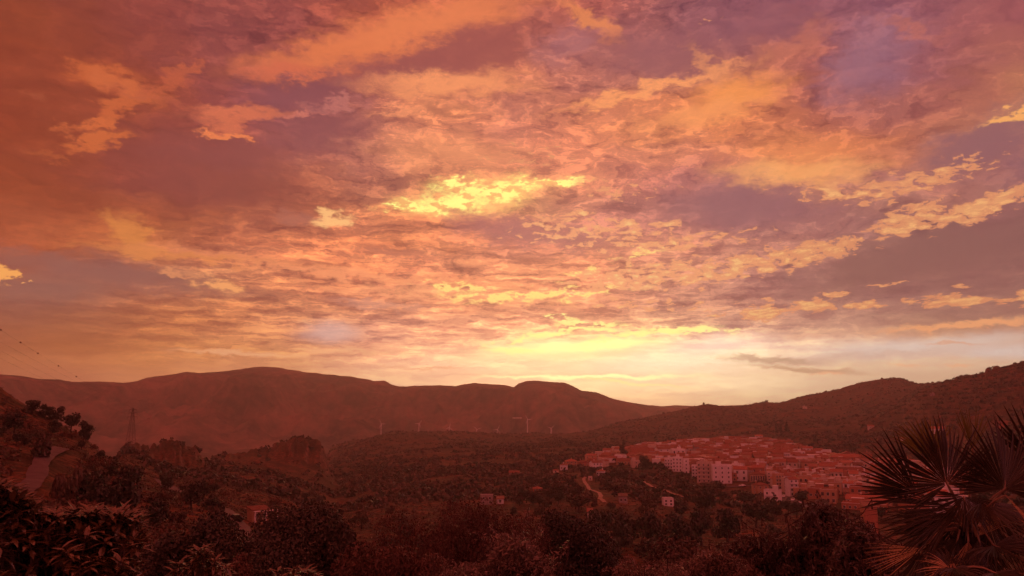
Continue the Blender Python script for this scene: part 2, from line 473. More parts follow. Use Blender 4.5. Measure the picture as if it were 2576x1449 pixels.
nish = NN.new('ShaderNodeTexSky')
nish.sky_type = 'NISHITA'
nish.sun_disc = False
nish.sun_elevation = R(SUN_EL)
nish.sun_rotation = R(SUN_AZ)
nish.dust_density = 3.0
bg1 = NN.new('ShaderNodeBackground'); LK.new(SKY, bg1.inputs[0]); bg1.inputs[1].default_value = 1.0
bg2 = NN.new('ShaderNodeBackground'); LK.new(nish.outputs[0], bg2.inputs[0]); bg2.inputs[1].default_value = 0.004
add = NN.new('ShaderNodeAddShader'); LK.new(bg1.outputs[0], add.inputs[0]); LK.new(bg2.outputs[0], add.inputs[1])
wo = NN.new('ShaderNodeOutputWorld'); LK.new(add.outputs[0], wo.inputs[0])
world.cycles.sampling_method = 'MANUAL'
world.cycles.sample_map_resolution = 512

# ---------------------------------------------------------------- sun (veiled, just over the ridge)
sun_d = bpy.data.lights.new("sun", 'SUN')
sun_d.energy = 0.35
sun_d.angle = R(10)
sun_d.color = (1.0, 0.32, 0.12)
sun = bpy.data.objects.new("sun", sun_d)
COL.objects.link(sun)
sv = Vector((math.sin(R(SUN_AZ)) * math.cos(R(SUN_EL)), math.cos(R(SUN_AZ)) * math.cos(R(SUN_EL)), math.sin(R(SUN_EL))))
sun.rotation_euler = sv.to_track_quat('Z', 'Y').to_euler()

# ================================================================ helpers for objects
random.seed(7)
rng = np.random.default_rng(11)

def tag(o, label=None, cat=None, group=None, kind=None):
    if label: o['label'] = label
    if cat: o['category'] = cat
    if group: o['group'] = group
    if kind: o['kind'] = kind
    return o

def link(name, me, parent=None):
    o = bpy.data.objects.new(name, me)
    COL.objects.link(o)
    if parent is not None:
        o.parent = parent
    return o

def empty(name, loc=(0, 0, 0), rz=0.0):
    o = bpy.data.objects.new(name, None)
    o.empty_display_size = 0.2
    COL.objects.link(o)
    o.location = loc
    o.rotation_euler = (0, 0, rz)
    return o

def mesh_np(name, verts, faces, mats, midx=None, smooth=False):
    """faces: (n,3) or (n,4) array"""
    verts = np.asarray(verts, np.float32); faces = np.asarray(faces, np.int32)
    me = bpy.data.meshes.new(name)
    me.vertices.add(len(verts)); me.vertices.foreach_set('co', verts.ravel())
    n, k = faces.shape
    me.loops.add(n * k); me.loops.foreach_set('vertex_index', faces.ravel())
    me.polygons.add(n)
    me.polygons.foreach_set('loop_start', np.arange(0, n * k, k, dtype=np.int32))
    me.polygons.foreach_set('loop_total', np.full(n, k, np.int32))
    if smooth: me.polygons.foreach_set('use_smooth', np.ones(n, bool))
    for m in (mats if isinstance(mats, (list, tuple)) else [mats]):
        me.materials.append(m)
    if midx is not None: me.polygons.foreach_set('material_index', np.asarray(midx, np.int32))
    me.update(calc_edges=True)
    return me

class MB:
    """collects boxes, prisms and tubes into one mesh"""
    def __init__(self): self.v = []; self.f = []; self.m = []
    def poly(self, vs, fs, mi=0):
        b = len(self.v); self.v += [tuple(p) for p in vs]
        for f in fs: self.f.append([b + i for i in f]); self.m.append(mi)
    def box(self, x0, x1, y0, y1, z0, z1, mi=0):
        self.poly([(x0, y0, z0), (x1, y0, z0), (x1, y1, z0), (x0, y1, z0), (x0, y0, z1), (x1, y0, z1), (x1, y1, z1), (x0, y1, z1)],
                  [(0, 3, 2, 1), (4, 5, 6, 7), (0, 1, 5, 4), (1, 2, 6, 5), (2, 3, 7, 6), (3, 0, 4, 7)], mi)
    def tube(self, pts, rads, n=6, mi=0, cap=True):
        pts = [Vector(p) for p in pts]
        b = len(self.v)
        for i, p in enumerate(pts):
            t = (pts[min(i + 1, len(pts) - 1)] - pts[max(i - 1, 0)])
            if t.length < 1e-9: t = Vector((0, 0, 1))
            t.normalize()
            a = t.orthogonal() if i == 0 else prev - t * prev.dot(t)
            if a.length < 1e-6: a = t.orthogonal()
            a.normalize(); prev = a
            c = t.cross(a)
            r = rads[i] if isinstance(rads, (list, tuple)) else rads
            for k in range(n):
                an = 2 * math.pi * k / n
                self.v.append(tuple(p + a * (math.cos(an) * r) + c * (math.sin(an) * r)))
        for i in range(len(pts) - 1):
            for k in range(n):
                k2 = (k + 1) % n
                self.f.append([b + i * n + k, b + i * n + k2, b + (i + 1) * n + k2, b + (i + 1) * n + k]); self.m.append(mi)
        if cap:
            self.f.append([b + k for k in range(n)][::-1]); self.m.append(mi)
            e = b + (len(pts) - 1) * n
            self.f.append([e + k for k in range(n)]); self.m.append(mi)
    def mesh(self, name, mats, smooth=False):
        me = bpy.data.meshes.new(name)
        me.from_pydata(self.v, [], self.f)
        for m in (mats if isinstance(mats, (list, tuple)) else [mats]): me.materials.append(m)
        if len(self.m): me.polygons.foreach_set('material_index', self.m)
        if smooth: me.polygons.foreach_set('use_smooth', [True] * len(me.polygons))
        me.update()
        return me
    def build(self, name, mats, parent=None, smooth=False):
        return link(name, self.mesh(name, mats, smooth), parent)

# ---------------------------------------------------------------- materials
def mat(name, rough=0.85, spec=0.25):
    m = bpy.data.materials.new(name); m.use_nodes = True
    nt = m.node_tree
    b = nt.nodes['Principled BSDF']
    b.inputs['Roughness'].default_value = rough
    b.inputs['Specular IOR Level'].default_value = spec
    return m, nt, b

def noise_mat(name, cols, scale, rough=0.85, spec=0.25, detail=5.0, rnd=0.0, bump=0.0, obj=True, aniso=(1, 1, 1), back=None, stops=None):
    """colour ramp over an object-space noise, with a slight tone shift per object"""
    m, nt, b = mat(name, rough, spec)
    N, L = nt.nodes, nt.links
    t = N.new('ShaderNodeTexCoord')
    mp = N.new('ShaderNodeMapping'); mp.inputs[3].default_value = aniso
    L.new(t.outputs['Object'] if obj else t.outputs['Generated'], mp.inputs[0])
    n = N.new('ShaderNodeTexNoise'); n.inputs['Scale'].default_value = scale; n.inputs['Detail'].default_value = detail
    n.inputs['Roughness'].default_value = 0.6
    L.new(mp.outputs[0], n.inputs['Vector'])
    r = N.new('ShaderNodeValToRGB'); cr = r.color_ramp
    while len(cr.elements) < len(cols): cr.elements.new(0.5)
    for i, c in enumerate(cols):
        cr.elements[i].position = stops[i] if stops else 0.3 + 0.4 * i / max(len(cols) - 1, 1)
        cr.elements[i].color = (*c, 1)
    L.new(n.outputs[0], r.inputs[0])
    out = r.outputs[0]
    if rnd > 0:
        oi = N.new('ShaderNodeObjectInfo')
        mr = N.new('ShaderNodeMapRange'); mr.inputs[3].default_value = 1 - rnd; mr.inputs[4].default_value = 1 + rnd
        L.new(oi.outputs['Random'], mr.inputs[0])
        hs = N.new('ShaderNodeHueSaturation'); L.new(out, hs.inputs['Color']); L.new(mr.outputs[0], hs.inputs['Value'])
        out = hs.outputs[0]
    L.new(out, b.inputs['Base Color'])
    if bump > 0:
        bp = N.new('ShaderNodeBump'); bp.inputs['Strength'].default_value = 0.6; bp.inputs['Distance'].default_value = bump
        L.new(n.outputs[0], bp.inputs['Height']); L.new(bp.outputs[0], b.inputs['Normal'])
    return m

# ================================================================ terrain heights
def vnoise(x, y, seed=0):
    xi = np.floor(x).astype(np.int64); yi = np.floor(y).astype(np.int64)
    fx = x - xi; fy = y - yi
    fx = fx * fx * fx * (fx * (fx * 6 - 15) + 10); fy = fy * fy * fy * (fy * (fy * 6 - 15) + 10)
    def h(a, b):
        n = (a * 374761393 + b * 668265263 + seed * 1442695041) & 0x7fffffff
        n = ((n ^ (n >> 13)) * 1274126177) & 0x7fffffff
        return ((n ^ (n >> 16)) & 0xffff) / 32767.5 - 1.0
    return (h(xi, yi) * (1 - fx) + h(xi + 1, yi) * fx) * (1 - fy) + (h(xi, yi + 1) * (1 - fx) + h(xi + 1, yi + 1) * fx) * fy

def fbm(x, y, oct=5, seed=0, gain=0.5, ridged=False):
    s = 0; a = 1.0; t = 0
    for o in range(oct):
        n = vnoise(x, y, seed + o * 17)
        if ridged: n = 1 - 2 * np.abs(n)
        s = s + a * n; t += a
        a *= gain; x = x * 2.03 + 11.3; y = y * 2.03 - 7.1
    return s / t

Z = lambda z: ('z', z)
NEAR_L = [(2, Z(-1.8)), (10, Z(-4.6)), (25, Z(-7.5)), (60, Z(-11))]
NEAR_C = [(2, Z(-1.8)), (10, Z(-5)), (25, Z(-10)), (60, Z(-20)), (120, Z(-31)), (200, Z(-39))]
NEAR_M = [(2, Z(-1.8)), (10, Z(-4.6)), (25, Z(-8.5)), (60, Z(-14))]
PROF = {
 -500: NEAR_L + [(130, Z(-10)), (180, Z(0)), (240, Z(20)), (300, Z(40)), (380, Z(38)), (500, Z(0)), (800, Z(-70)), (1200, Z(-120)), (3600, Z(-170))],
 -60: NEAR_L + [(130, 1236), (150, 1205), (180, 1140), (230, 1035), (280, 945), (330, Z(13)), (450, Z(-16)), (700, Z(-75)), (1000, Z(-115)), (2000, Z(-155)), (3600, Z(-170))],
 30: NEAR_L + [(130, 1238), (150, 1205), (180, 1150), (230, 1068), (275, 1003), (330, Z(3)), (450, Z(-22)), (700, Z(-78)), (1000, Z(-115)), (2000, Z(-155)), (3600, Z(-170))],
 110: NEAR_L + [(130, 1254), (150, 1205), (190, 1147), (230, 1090), (268, 1044), (320, Z(-4)), (450, Z(-30)), (700, Z(-82)), (1000, Z(-115)), (2000, Z(-155)), (3600, Z(-170))],
 220: NEAR_L + [(130, 1290), (180, 1210), (225, 1140), (262, 1100), (320, Z(-14)), (450, Z(-40)), (700, Z(-85)), (1000, Z(-115)), (2000, Z(-155)), (3600, Z(-170))],
 320: NEAR_L + [(130, 1330), (200, 1240), (300, 1185), (400, 1152), (550, 1128), (700, 1108), (800, Z(-60)), (1000, Z(-115)), (2000, Z(-155)), (3600, Z(-170))],
 430: NEAR_L + [(130, 1350), (200, 1265), (300, 1228), (420, 1205), (560, 1180), (625, 1160), (660, 1104), (700, 1096), (800, Z(-70)), (1000, Z(-110)), (2000, Z(-150)), (3600, Z(-170))],
 490: NEAR_L + [(130, 1352), (200, 1270), (300, 1232), (420, 1210), (560, 1186), (640, 1172), (675, 1118), (705, 1106), (800, Z(-80)), (1000, Z(-110)), (2000, Z(-150)), (3600, Z(-170))],
 535: NEAR_L + [(130, 1356), (200, 1280), (300, 1240), (420, 1215), (560, 1192), (700, 1172), (850, 1142), (1000, Z(-90)), (2000, Z(-150)), (3600, Z(-170))],
 640: NEAR_M + [(130, Z(-24)), (185, 1350), (220, 1322), (300, 1275), (500, 1215), (750, 1168), (860, 1132), (900, 1120), (1000, Z(-80)), (2000, Z(-150)), (3600, Z(-170))],
 740: NEAR_M + [(130, Z(-25)), (185, 1362), (220, 1332), (300, 1300), (500, 1240), (750, 1182), (830, 1150), (860, 1104), (900, 1090), (980, Z(-60)), (1200, Z(-110)), (2000, Z(-150)), (3600, Z(-170))],
 812: NEAR_M + [(130, Z(-27)), (200, Z(-37)), (300, 1330), (500, 1262), (700, 1210), (820, 1178), (850, 1106), (900, 1094), (980, Z(-80)), (1300, Z(-110)), (2000, Z(-150)), (3600, Z(-170))],
 832: NEAR_M + [(130, Z(-27)), (200, Z(-38)), (300, 1336), (500, 1268), (700, 1220), (820, 1196), (850, 1190), (885, 1186), (980, Z(-84)), (1500, 1150), (2000, 1131), (2400, Z(-150)), (3600, Z(-170))],
 850: NEAR_C + [(300, 1340), (500, 1275), (600, 1250), (800, 1215), (900, 1196), (1000, 1182), (1500, 1146), (2000, 1126), (2400, Z(-140)), (3600, Z(-170))],
 960: NEAR_C + [(350, 1305), (500, 1250), (700, 1206), (1000, 1163), (1500, 1122), (2000, 1099), (2400, Z(-125)), (3600, Z(-165))],
 1070: NEAR_C + [(350, 1296), (500, 1240), (700, 1194), (1000, 1148), (1500, 1110), (2000, 1089), (2400, Z(-120)), (3600, Z(-160))],
 1300: NEAR_C + [(350, 1290), (500, 1235), (700, 1186), (1000, 1141), (1500, 1114), (2000, 1100), (2400, Z(-120)), (3600, Z(-160))],
 1430: NEAR_C + [(350, 1286), (500, 1228), (700, 1182), (1000, 1141), (1500, 1114), (2200, 1091), (2600, Z(-110)), (3600, Z(-160))],
 1560: NEAR_C + [(350, 1290), (500, 1226), (700, 1184), (900, 1150), (1300, 1116), (1700, 1090), (2200, 1065), (2600, Z(-70)), (3600, Z(-150))],
 1700: NEAR_C + [(350, 1310), (450, 1264), (560, 1224), (700, 1187), (1000, 1141), (1400, 1106), (1900, 1074), (2300, 1040), (2700, Z(-40)), (3600, Z(-130))],
 1780: NEAR_C + [(350, 1310), (450, 1264), (560, 1224), (700, 1187), (1000, 1140), (1400, 1104), (1900, 1070), (2350, 1022), (2750, Z(-20)), (3600, Z(-130))],
 1880: NEAR_C + [(350, 1310), (450, 1266), (560, 1226), (700, 1187), (1000, 1140), (1400, 1102), (1900, 1066), (2400, 1022), (2800, Z(-10)), (3600, Z(-130))],
 1960: NEAR_C + [(350, 1310), (450, 1268), (560, 1228), (700, 1188), (1000, 1140), (1400, 1100), (1900, 1058), (2500, 1011), (2900, Z(0)), (3600, Z(-100))],
 2100: NEAR_C + [(350, 1312), (450, 1270), (560, 1230), (700, 1188), (1000, 1138), (1300, 1108), (1600, 1078), (2000, 1040), (2500, 984), (3000, Z(20)), (3600, Z(-60))],
 2180: NEAR_C + [(350, 1314), (450, 1272), (560, 1232), (700, 1190), (1000, 1140), (1250, 1110), (1550, 1068), (2000, 1018), (2500, 964), (3000, Z(40)), (3600, Z(-40))],
 2270: NEAR_C + [(350, 1316), (450, 1274), (560, 1236), (700, 1194), (950, 1150), (1150, 1110), (1450, 1050), (2000, 1000), (2500, 953), (3000, Z(50)), (3600, Z(-40))],
 2330: NEAR_C + [(350, 1318), (450, 1274), (560, 1238), (700, 1196), (900, 1150), (1100, 1090), (1400, 1010), (1600, 985), (2500, 969), (3000, Z(40)), (3600, Z(-40))],
 2400: NEAR_C + [(350, 1318), (450, 1274), (560, 1238), (700, 1198), (850, 1160), (1000, 1105), (1300, 1000), (1500, 966), (1800, Z(50)), (2500, Z(70)), (3600, Z(-40))],
 2480: NEAR_C + [(350, 1314), (450, 1268), (560, 1230), (700, 1180), (850, 1120), (1000, 1062), (1200, 1000), (1450, 946), (1800, Z(60)), (2500, Z(70)), (3600, Z(-40))],
 2576: NEAR_C + [(350, 1300), (450, 1256), (600, 1180), (800, 1090), (1000, 1022), (1200, 965), (1400, 917), (1800, Z(75)), (2500, Z(75)), (3600, Z(-40))],
 2900: NEAR_C + [(350, 1270), (450, 1200), (600, 1130), (800, 1050), (1000, 970), (1300, 880), (1500, Z(120)), (2500, Z(80)), (3600, Z(-20))],
}
AZ0, AZ1_, NA = -48.0, 48.0, 960
D0, D1, ND = 1.6, 3600.0, 900
azs = np.linspace(AZ0, AZ1_, NA)
lds = np.linspace(math.log(D0), math.log(D1), ND)
# denser rings in the middle distance
prof_az, prof_z = [], []
for px in sorted(PROF):
    a = ray(px, 1100)[0]
    ds, zs = [], []
    for d, v in PROF[px]:
        ds.append(math.log(d))
        zs.append(v[1] if isinstance(v, tuple) else ray(px, v)[1] * d)
    prof_az.append(a); prof_z.append(np.interp(lds, ds, zs))
prof_az = np.array(prof_az); prof_z = np.array(prof_z)
HG = np.empty((NA, ND))
for j in range(ND):
    HG[:, j] = np.interp(azs, prof_az, prof_z[:, j])
def blur(a, axis, k):
    ker = np.hanning(2 * k + 3)[1:-1]; ker /= ker.sum()
    p = [(0, 0), (0, 0)]; p[axis] = (k, k)
    b = np.pad(a, p, mode='edge')
    return np.apply_along_axis(lambda r: np.convolve(r, ker, 'valid'), axis, b)
HG = blur(HG, 1, 4)
HG = blur(HG, 0, 3)
AA, DD = np.meshgrid(np.radians(azs), np.exp(lds), indexing='ij')
GXX, GYY = np.sin(AA) * DD, np.cos(AA) * DD
PXX = 1288 + FPX * np.tan(AA) * 0.985          # rough photograph column of a bearing
amp_far = np.clip((DD - 150) / 900, 0, 1)
HG += fbm(GXX / 260, GYY / 260, 5, 3) * 7.0 * amp_far
HG += fbm(GXX / 40, GYY / 40, 4, 9) * np.clip(DD / 400, 0.02, 1) * 1.6
# town ground is evened out
town_m = np.exp(-((AA - R(17)) / R(11)) ** 4) * np.exp(-((DD - 800) / 430) ** 4)
# rock faces: vertical ribs where the crags stand
crag = np.exp(-((PXX - 740) / 130) ** 4) * np.exp(-((DD - 870) / 70) ** 4) + np.exp(-((PXX - 440) / 90) ** 4) * np.exp(-((DD - 665) / 60) ** 4)
HG += crag * (fbm(PXX / 14, DD / 60, 4, 21) * 3.5 - np.clip(fbm(PXX / 22, DD / 90, 3, 61, ridged=True) - .25, 0, 1) * 9 + fbm(PXX / 45, DD / 40, 3, 5) * 5)
# gullies on the hill sides
side_h = np.clip((DD - 900) / 600, 0, 1)
HG += side_h * fbm(GXX / 170, GYY / 420, 4, 41, ridged=True) * 9.0
# terraces on the hill to the right of the town
tr = np.clip((PXX - 1950) / 300, 0, 1) * np.clip((DD - 900) / 200, 0, 1) * np.clip((1900 - DD) / 300, 0, 1)
st_ = 7.0
HG += tr * (np.round(HG / st_) * st_ - HG) * 0.6
# boulders on the right hand skyline
kn = np.exp(-((PXX - 2462) / 7) ** 4) * np.exp(-((DD - 1450) / 40) ** 4) * 9 + np.exp(-((PXX - 2484) / 10) ** 4) * np.exp(-((DD - 1450) / 40) ** 4) * 6
HG += kn

def ground(az_deg, d):
    fi = (np.asarray(az_deg, float) - AZ0) / (AZ1_ - AZ0) * (NA - 1)
    fj = (np.log(np.asarray(d, float)) - lds[0]) / (lds[-1] - lds[0]) * (ND - 1)
    fi = np.clip(fi, 0, NA - 1.001); fj = np.clip(fj, 0, ND - 1.001)
    i = fi.astype(int); j = fj.astype(int); u = fi - i; v = fj - j
    return (HG[i, j] * (1 - u) * (1 - v) + HG[i + 1, j] * u * (1 - v) + HG[i, j + 1] * (1 - u) * v + HG[i + 1, j + 1] * u * v)

def gxy(x, y):
    return float(ground(math.degrees(math.atan2(x, y)), math.hypot(x, y)))

def hit(px, py, d0=8.0, d1=3500.0):
    """first point of the terrain along the sight line through a photograph point"""
    a, t = ray(px, py)
    ds = np.exp(np.linspace(math.log(d0), math.log(d1), 2500))
    z = ground(np.full(ds.shape, a), ds)
    k = np.nonzero(z >= t * ds)[0]
    if not len(k):
        return hit(px, py + 5, d0, d1) if py < 1445 else None
    d = ds[k[0]]
    return Vector((math.sin(R(a)) * d, math.cos(R(a)) * d, float(z[k[0]])))

def on(px, d):
    """terrain point at range d on the bearing of photograph column px"""
    a = R(ray(px, 1200)[0])
    x, y = math.sin(a) * d, math.cos(a) * d
    return Vector((x, y, gxy(x, y)))

def polar_faces(na, nd):
    i, j = np.meshgrid(np.arange(na - 1), np.arange(nd - 1), indexing='ij')
    b = (i * nd + j).ravel()
    return np.stack([b, b + nd, b + nd + 1, b + 1], 1)[:, ::-1]

# ---------------------------------------------------------------- ground material
def ground_material():
    m, nt, b = mat("hillside_soil_and_scrub", 0.95, 0.1)
    N, L = nt.nodes, nt.links
    t = N.new('ShaderNodeTexCoord')
    def nz(scale, detail, rough=0.6, sc=(1, 1, 1)):
        mp = N.new('ShaderNodeMapping'); mp.inputs[3].default_value = sc
        L.new(t.outputs['Object'], mp.inputs[0])
        n = N.new('ShaderNodeTexNoise'); n.inputs['Scale'].default_value = scale; n.inputs['Detail'].default_value = detail
        n.inputs['Roughness'].default_value = rough
        L.new(mp.outputs[0], n.inputs['Vector']); return n.outputs[0]
    def ramp(v, a, c0, bb, c1, mid=None):
        r = N.new('ShaderNodeValToRGB'); r.color_ramp.elements[0].position = a; r.color_ramp.elements[1].position = bb
        r.color_ramp.elements[0].color = (*c0, 1); r.color_ramp.elements[1].color = (*c1, 1)
        L.new(v, r.inputs[0]); return r.outputs[0]
    def mix(f, a, bb):
        n = N.new('ShaderNodeMix'); n.data_type = 'RGBA'
        L.new(f, n.inputs[0]); L.new(a, n.inputs[6]); L.new(bb, n.inputs[7]); return n.outputs[2]
    big = nz(0.006, 5)
    mid = nz(0.035, 6, 0.65)
    fine = nz(0.35, 6, 0.65)
    vf = nz(2.5, 4)
    soil = ramp(big, 0.35, (0.24, 0.090, 0.045), 0.65, (0.15, 0.062, 0.035))
    scrub = ramp(fine, 0.3, (0.034, 0.026, 0.013), 0.7, (0.115, 0.062, 0.032))
    f1 = ramp(mid, 0.44, (0, 0, 0), 0.56, (1, 1, 1))
    c = mix(f1, soil, scrub)
    f2 = ramp(fine, 0.42, (1, 1, 1), 0.60, (0, 0, 0))
    c = mix(f2, c, ramp(vf, 0.3, (0.028, 0.022, 0.012), 0.7, (0.075, 0.048, 0.025)))
    # bare rock on steep ground
    g = N.new('ShaderNodeNewGeometry'); s = N.new('ShaderNodeSeparateXYZ'); L.new(g.outputs['Normal'], s.inputs[0])
    rock = ramp(nz(0.26, 7, 0.72, (1, 1, 0.22)), 0.40, (0.035, 0.018, 0.012), 0.62, (0.30, 0.15, 0.10))
    f3 = ramp(s.outputs[2], 0.62, (1, 1, 1), 0.82, (0, 0, 0))
    c = mix(f3, c, rock)
    L.new(c, b.inputs['Base Color'])
    bp = N.new('ShaderNodeBump'); bp.inputs['Strength'].default_value = 0.7; bp.inputs['Distance'].default_value = 1.5
    L.new(fine, bp.inputs['Height']); L.new(bp.outputs[0], b.inputs['Normal'])
    return m
M_GROUND = ground_material()
terr = link("terrain", mesh_np("terrain", np.stack([GXX, GYY, HG], -1).reshape(-1, 3), polar_faces(NA, ND), M_GROUND, smooth=True))
tag(terr, kind='structure')

# ---------------------------------------------------------------- far mountains: second sheet that carries on to the horizon
SIL = [(-700, 930), (-300, 938), (0, 941), (60, 946), (100, 952), (150, 953), (180, 960), (240, 959), (290, 961), (320, 962), (345, 958), (372, 949), (430, 942), (470, 935), (500, 938),
       (560, 934), (600, 929), (640, 923), (670, 922), (700, 924), (760, 934), (830, 941), (900, 949), (940, 957), (968, 957), (985, 966), (1005, 972), (1050, 970),
       (1110, 969), (1145, 971), (1170, 966), (1192, 963), (1230, 966), (1270, 968), (1292, 974), (1305, 964), (1325, 958), (1350, 957), (1390, 961), (1420, 962), (1440, 970), (1462, 982),
       (1500, 986), (1540, 1002), (1580, 1011), (1630, 1019), (1660, 1023), (1720, 1026), (1800, 1030), (2100, 1034), (3300, 1030)]
MA, MD = 900, 150
maz = np.linspace(-48, 48, MA)
sil_az = [ray(p[0], p[1])[0] for p in SIL]
sil_t = [ray(p[0], p[1])[1] for p in SIL]
tt = np.interp(maz, sil_az, sil_t)
rd = np.interp(maz, [-48, -30, -19, -8, 0, 3, 8, 14, 48], [4600, 4600, 4900, 4700, 4500, 4300, 4700, 5600, 5600])
mds = np.concatenate([np.linspace(3300, 6300, MD - 14), np.linspace(6340, 6900, 14)])
MAA, MDD = np.meshgrid(np.radians(maz), mds, indexing='ij')
MX, MY = np.sin(MAA) * MDD, np.cos(MAA) * MDD
ridge = (tt * rd)[:, None]
base = -190.0
q = (MDD - 3300) / (rd[:, None] - 3300)
up = np.clip(q, 0, 1)
shape = np.where(q <= 1, up ** 1.25, 1 - np.clip((q - 1) * 1.6, 0, 1.4))
rg = fbm(MX / 900, MY / 900, 6, 77, ridged=True)
rg2 = fbm(MX / 260, MY / 500, 5, 91, ridged=True)
env = np.clip(np.sin(np.clip(q, 0, 1) * math.pi), 0, 1)
MZ = base + (ridge - base) * shape + env * (rg * 150 + rg2 * 110) + np.clip(q, 0, 1) * rg2 * 1.5
# the shoulder of the knoll comes forward
kc = np.exp(-((MAA - R(ray(1375, 960)[0])) / R(4.2)) ** 2)
MZ += kc * env * 42
MZ = np.where(q < 1, np.minimum(MZ, tt[:, None] * MDD - (1 - q) * 70), MZ)
# distant low range to the right of the gap
t2 = np.interp(maz, [ray(p, 1020)[0] for p in (1500, 1600, 1640, 1665, 1700, 1740, 1775, 1900, 2576)], [ray(p, r)[1] for p, r in ((1500, 1030), (1600, 1022), (1640, 1019), (1665, 1022), (1700, 1019), (1740, 1021), (1775, 1021), (1900, 1018), (2576, 1020))])
z2 = (t2 * 6250)[:, None] - np.abs(MDD - 6250) * 0.09
MZ = np.maximum(MZ, np.where(MDD > 5200, z2, -999))
MZ = np.where(MDD > 7000, np.minimum(MZ, -200), MZ)

def mountain_material():
    m, nt, b = mat("mountain_scrub_and_fold_shade", 0.95, 0.05)
    N, L = nt.nodes, nt.links
    t = N.new('ShaderNodeTexCoord')
    def nz(scale, detail, rough):
        n = N.new('ShaderNodeTexNoise'); n.inputs['Scale'].default_value = scale; n.inputs['Detail'].default_value = detail; n.inputs['Roughness'].default_value = rough
        L.new(t.outputs['Object'], n.inputs['Vector']); return n.outputs[0]
    a = nz(0.0035, 8, 0.62); c = nz(0.02, 8, 0.7)
    r = N.new('ShaderNodeValToRGB'); r.color_ramp.elements[0].position = 0.41; r.color_ramp.elements[1].position = 0.61
    r.color_ramp.elements[0].color = (0.016, 0.012, 0.009, 1); r.color_ramp.elements[1].color = (0.27, 0.14, 0.095, 1)  # scrub tones, contrast raised so the colour also stands in for shaded folds
    mx = N.new('ShaderNodeMath'); mx.operation = 'MULTIPLY_ADD'; L.new(a, mx.inputs[0]); mx.inputs[1].default_value = 0.5
    h = N.new('ShaderNodeMath'); h.operation = 'MULTIPLY'; L.new(c, h.inputs[0]); h.inputs[1].default_value = 0.5
    L.new(h.outputs[0], mx.inputs[2]); L.new(mx.outputs[0], r.inputs[0])
    L.new(r.outputs[0], b.inputs['Base Color'])
    return m
mnt = link("mountains", mesh_np("mountains", np.stack([MX, MY, MZ], -1).reshape(-1, 3), polar_faces(MA, MD), mountain_material(), smooth=True))
tag(mnt, kind='structure')

# ---------------------------------------------------------------- evening haze over the valley
hz = MB(); HZ_LOW = float(min(HG.min(), MZ.min())) - 6.0
hz.box(-7000, 7000, -400, 7000, HZ_LOW, max(HAZE_TOP, float(MZ.max()) + 4.0))
hm = bpy.data.materials.new("evening_haze"); hm.use_nodes = True
hm.node_tree.nodes.clear()
pv = hm.node_tree.nodes.new('ShaderNodeVolumePrincipled')
pv.inputs['Color'].default_value = (1.0, 0.90, 0.86, 1)
pv.inputs['Density'].default_value = HAZE_RHO
pv.inputs['Anisotropy'].default_value = 0.5
ho = hm.node_tree.nodes.new('ShaderNodeOutputMaterial')
hm.node_tree.links.new(pv.outputs[0], ho.inputs['Volume'])
hzo = hz.build("haze", hm)
tag(hzo, kind='stuff')

# ================================================================ roads and paths
ROADS = []
def strip(name, pts, width, material, lift=0.12, kind='structure'):
    """ribbon laid on the terrain through photograph points or world points"""
    ps = []
    for p in pts:
        ps.append(p if isinstance(p, Vector) else hit(*p))
    ps = [p for p in ps if p is not None]
    dense = []
    for a, b in zip(ps[:-1], ps[1:]):
        n = max(2, int((b - a).length / 3))
        for k in range(n): dense.append(a.lerp(b, k / n))
    dense.append(ps[-1])
    if len(dense) > 8:
        for _ in range(3):
            dense = [dense[0]] + [(dense[i - 1] + dense[i] * 2 + dense[i + 1]) / 4 for i in range(1, len(dense) - 1)] + [dense[-1]]
    for p in dense: ROADS.append((p.x, p.y, width / 2 + (6.0 if p.length > 380 else 2.5)))
    V, F = [], []
    NW = 5
    for i, p in enumerate(dense):
        t = dense[min(i + 1, len(dense) - 1)] - dense[max(i - 1, 0)]; t.z = 0
        if t.length < 1e-6: t = Vector((0, 1, 0))
        t.normalize(); s = Vector((t.y, -t.x, 0))
        w = width * (1 + 0.10 * math.sin(i * 0.9) + 0.06 * math.sin(i * 2.3))
        zc = max(gxy(*(p + s * (w * (k / (NW - 1) - 0.5))).xy) for k in range(NW))
        for k in range(NW):
            q = p + s * (w * (k / (NW - 1) - 0.5))
            V.append((q.x, q.y, 0.5 * gxy(q.x, q.y) + 0.5 * zc + lift))
    for i in range(len(dense) - 1):
        for k in range(NW - 1):
            a = i * NW + k
            F.append((a, a + 1, a + NW + 1, a + NW))
    o = link(name, mesh_np(name, V, F, material, smooth=True))
    return tag(o, kind=kind)

M_ROAD = noise_mat("worn_asphalt", [(0.07, 0.036, 0.040), (0.15, 0.085, 0.09)], 0.25, 0.8, 0.3)
M_TRACK = noise_mat("pale_track", [(0.26, 0.15, 0.11), (0.42, 0.27, 0.21)], 0.5, 0.9, 0.2)
strip("road", [on(150, 212), on(128, 198), on(104, 182), on(96, 166), on(92, 152), on(76, 140), on(56, 131)], 3.0, M_ROAD, 0.2)
strip("road", [on(405, 330), on(425, 308), on(448, 288), on(474, 268)], 5.0, M_ROAD, 0.25)
strip("road", [on(566, 222), on(590, 206), on(612, 192), on(630, 180), on(650, 168)], 3.6, M_ROAD, 0.25)
strip("path", [(1475, 1195), (1468, 1207), (1477, 1222), (1483, 1233), (1508, 1241), (1512, 1249), (1509, 1256), (1522, 1266)], 2.4, M_TRACK, 0.35)
strip("path", [(1491, 1257), (1500, 1257), (1509, 1256)], 1.9, M_TRACK, 0.4)
strip("path", [(1617, 1210), (1638, 1226), (1659, 1230), (1692, 1243), (1745, 1256), (1790, 1258)], 2.6, M_TRACK, 0.3)
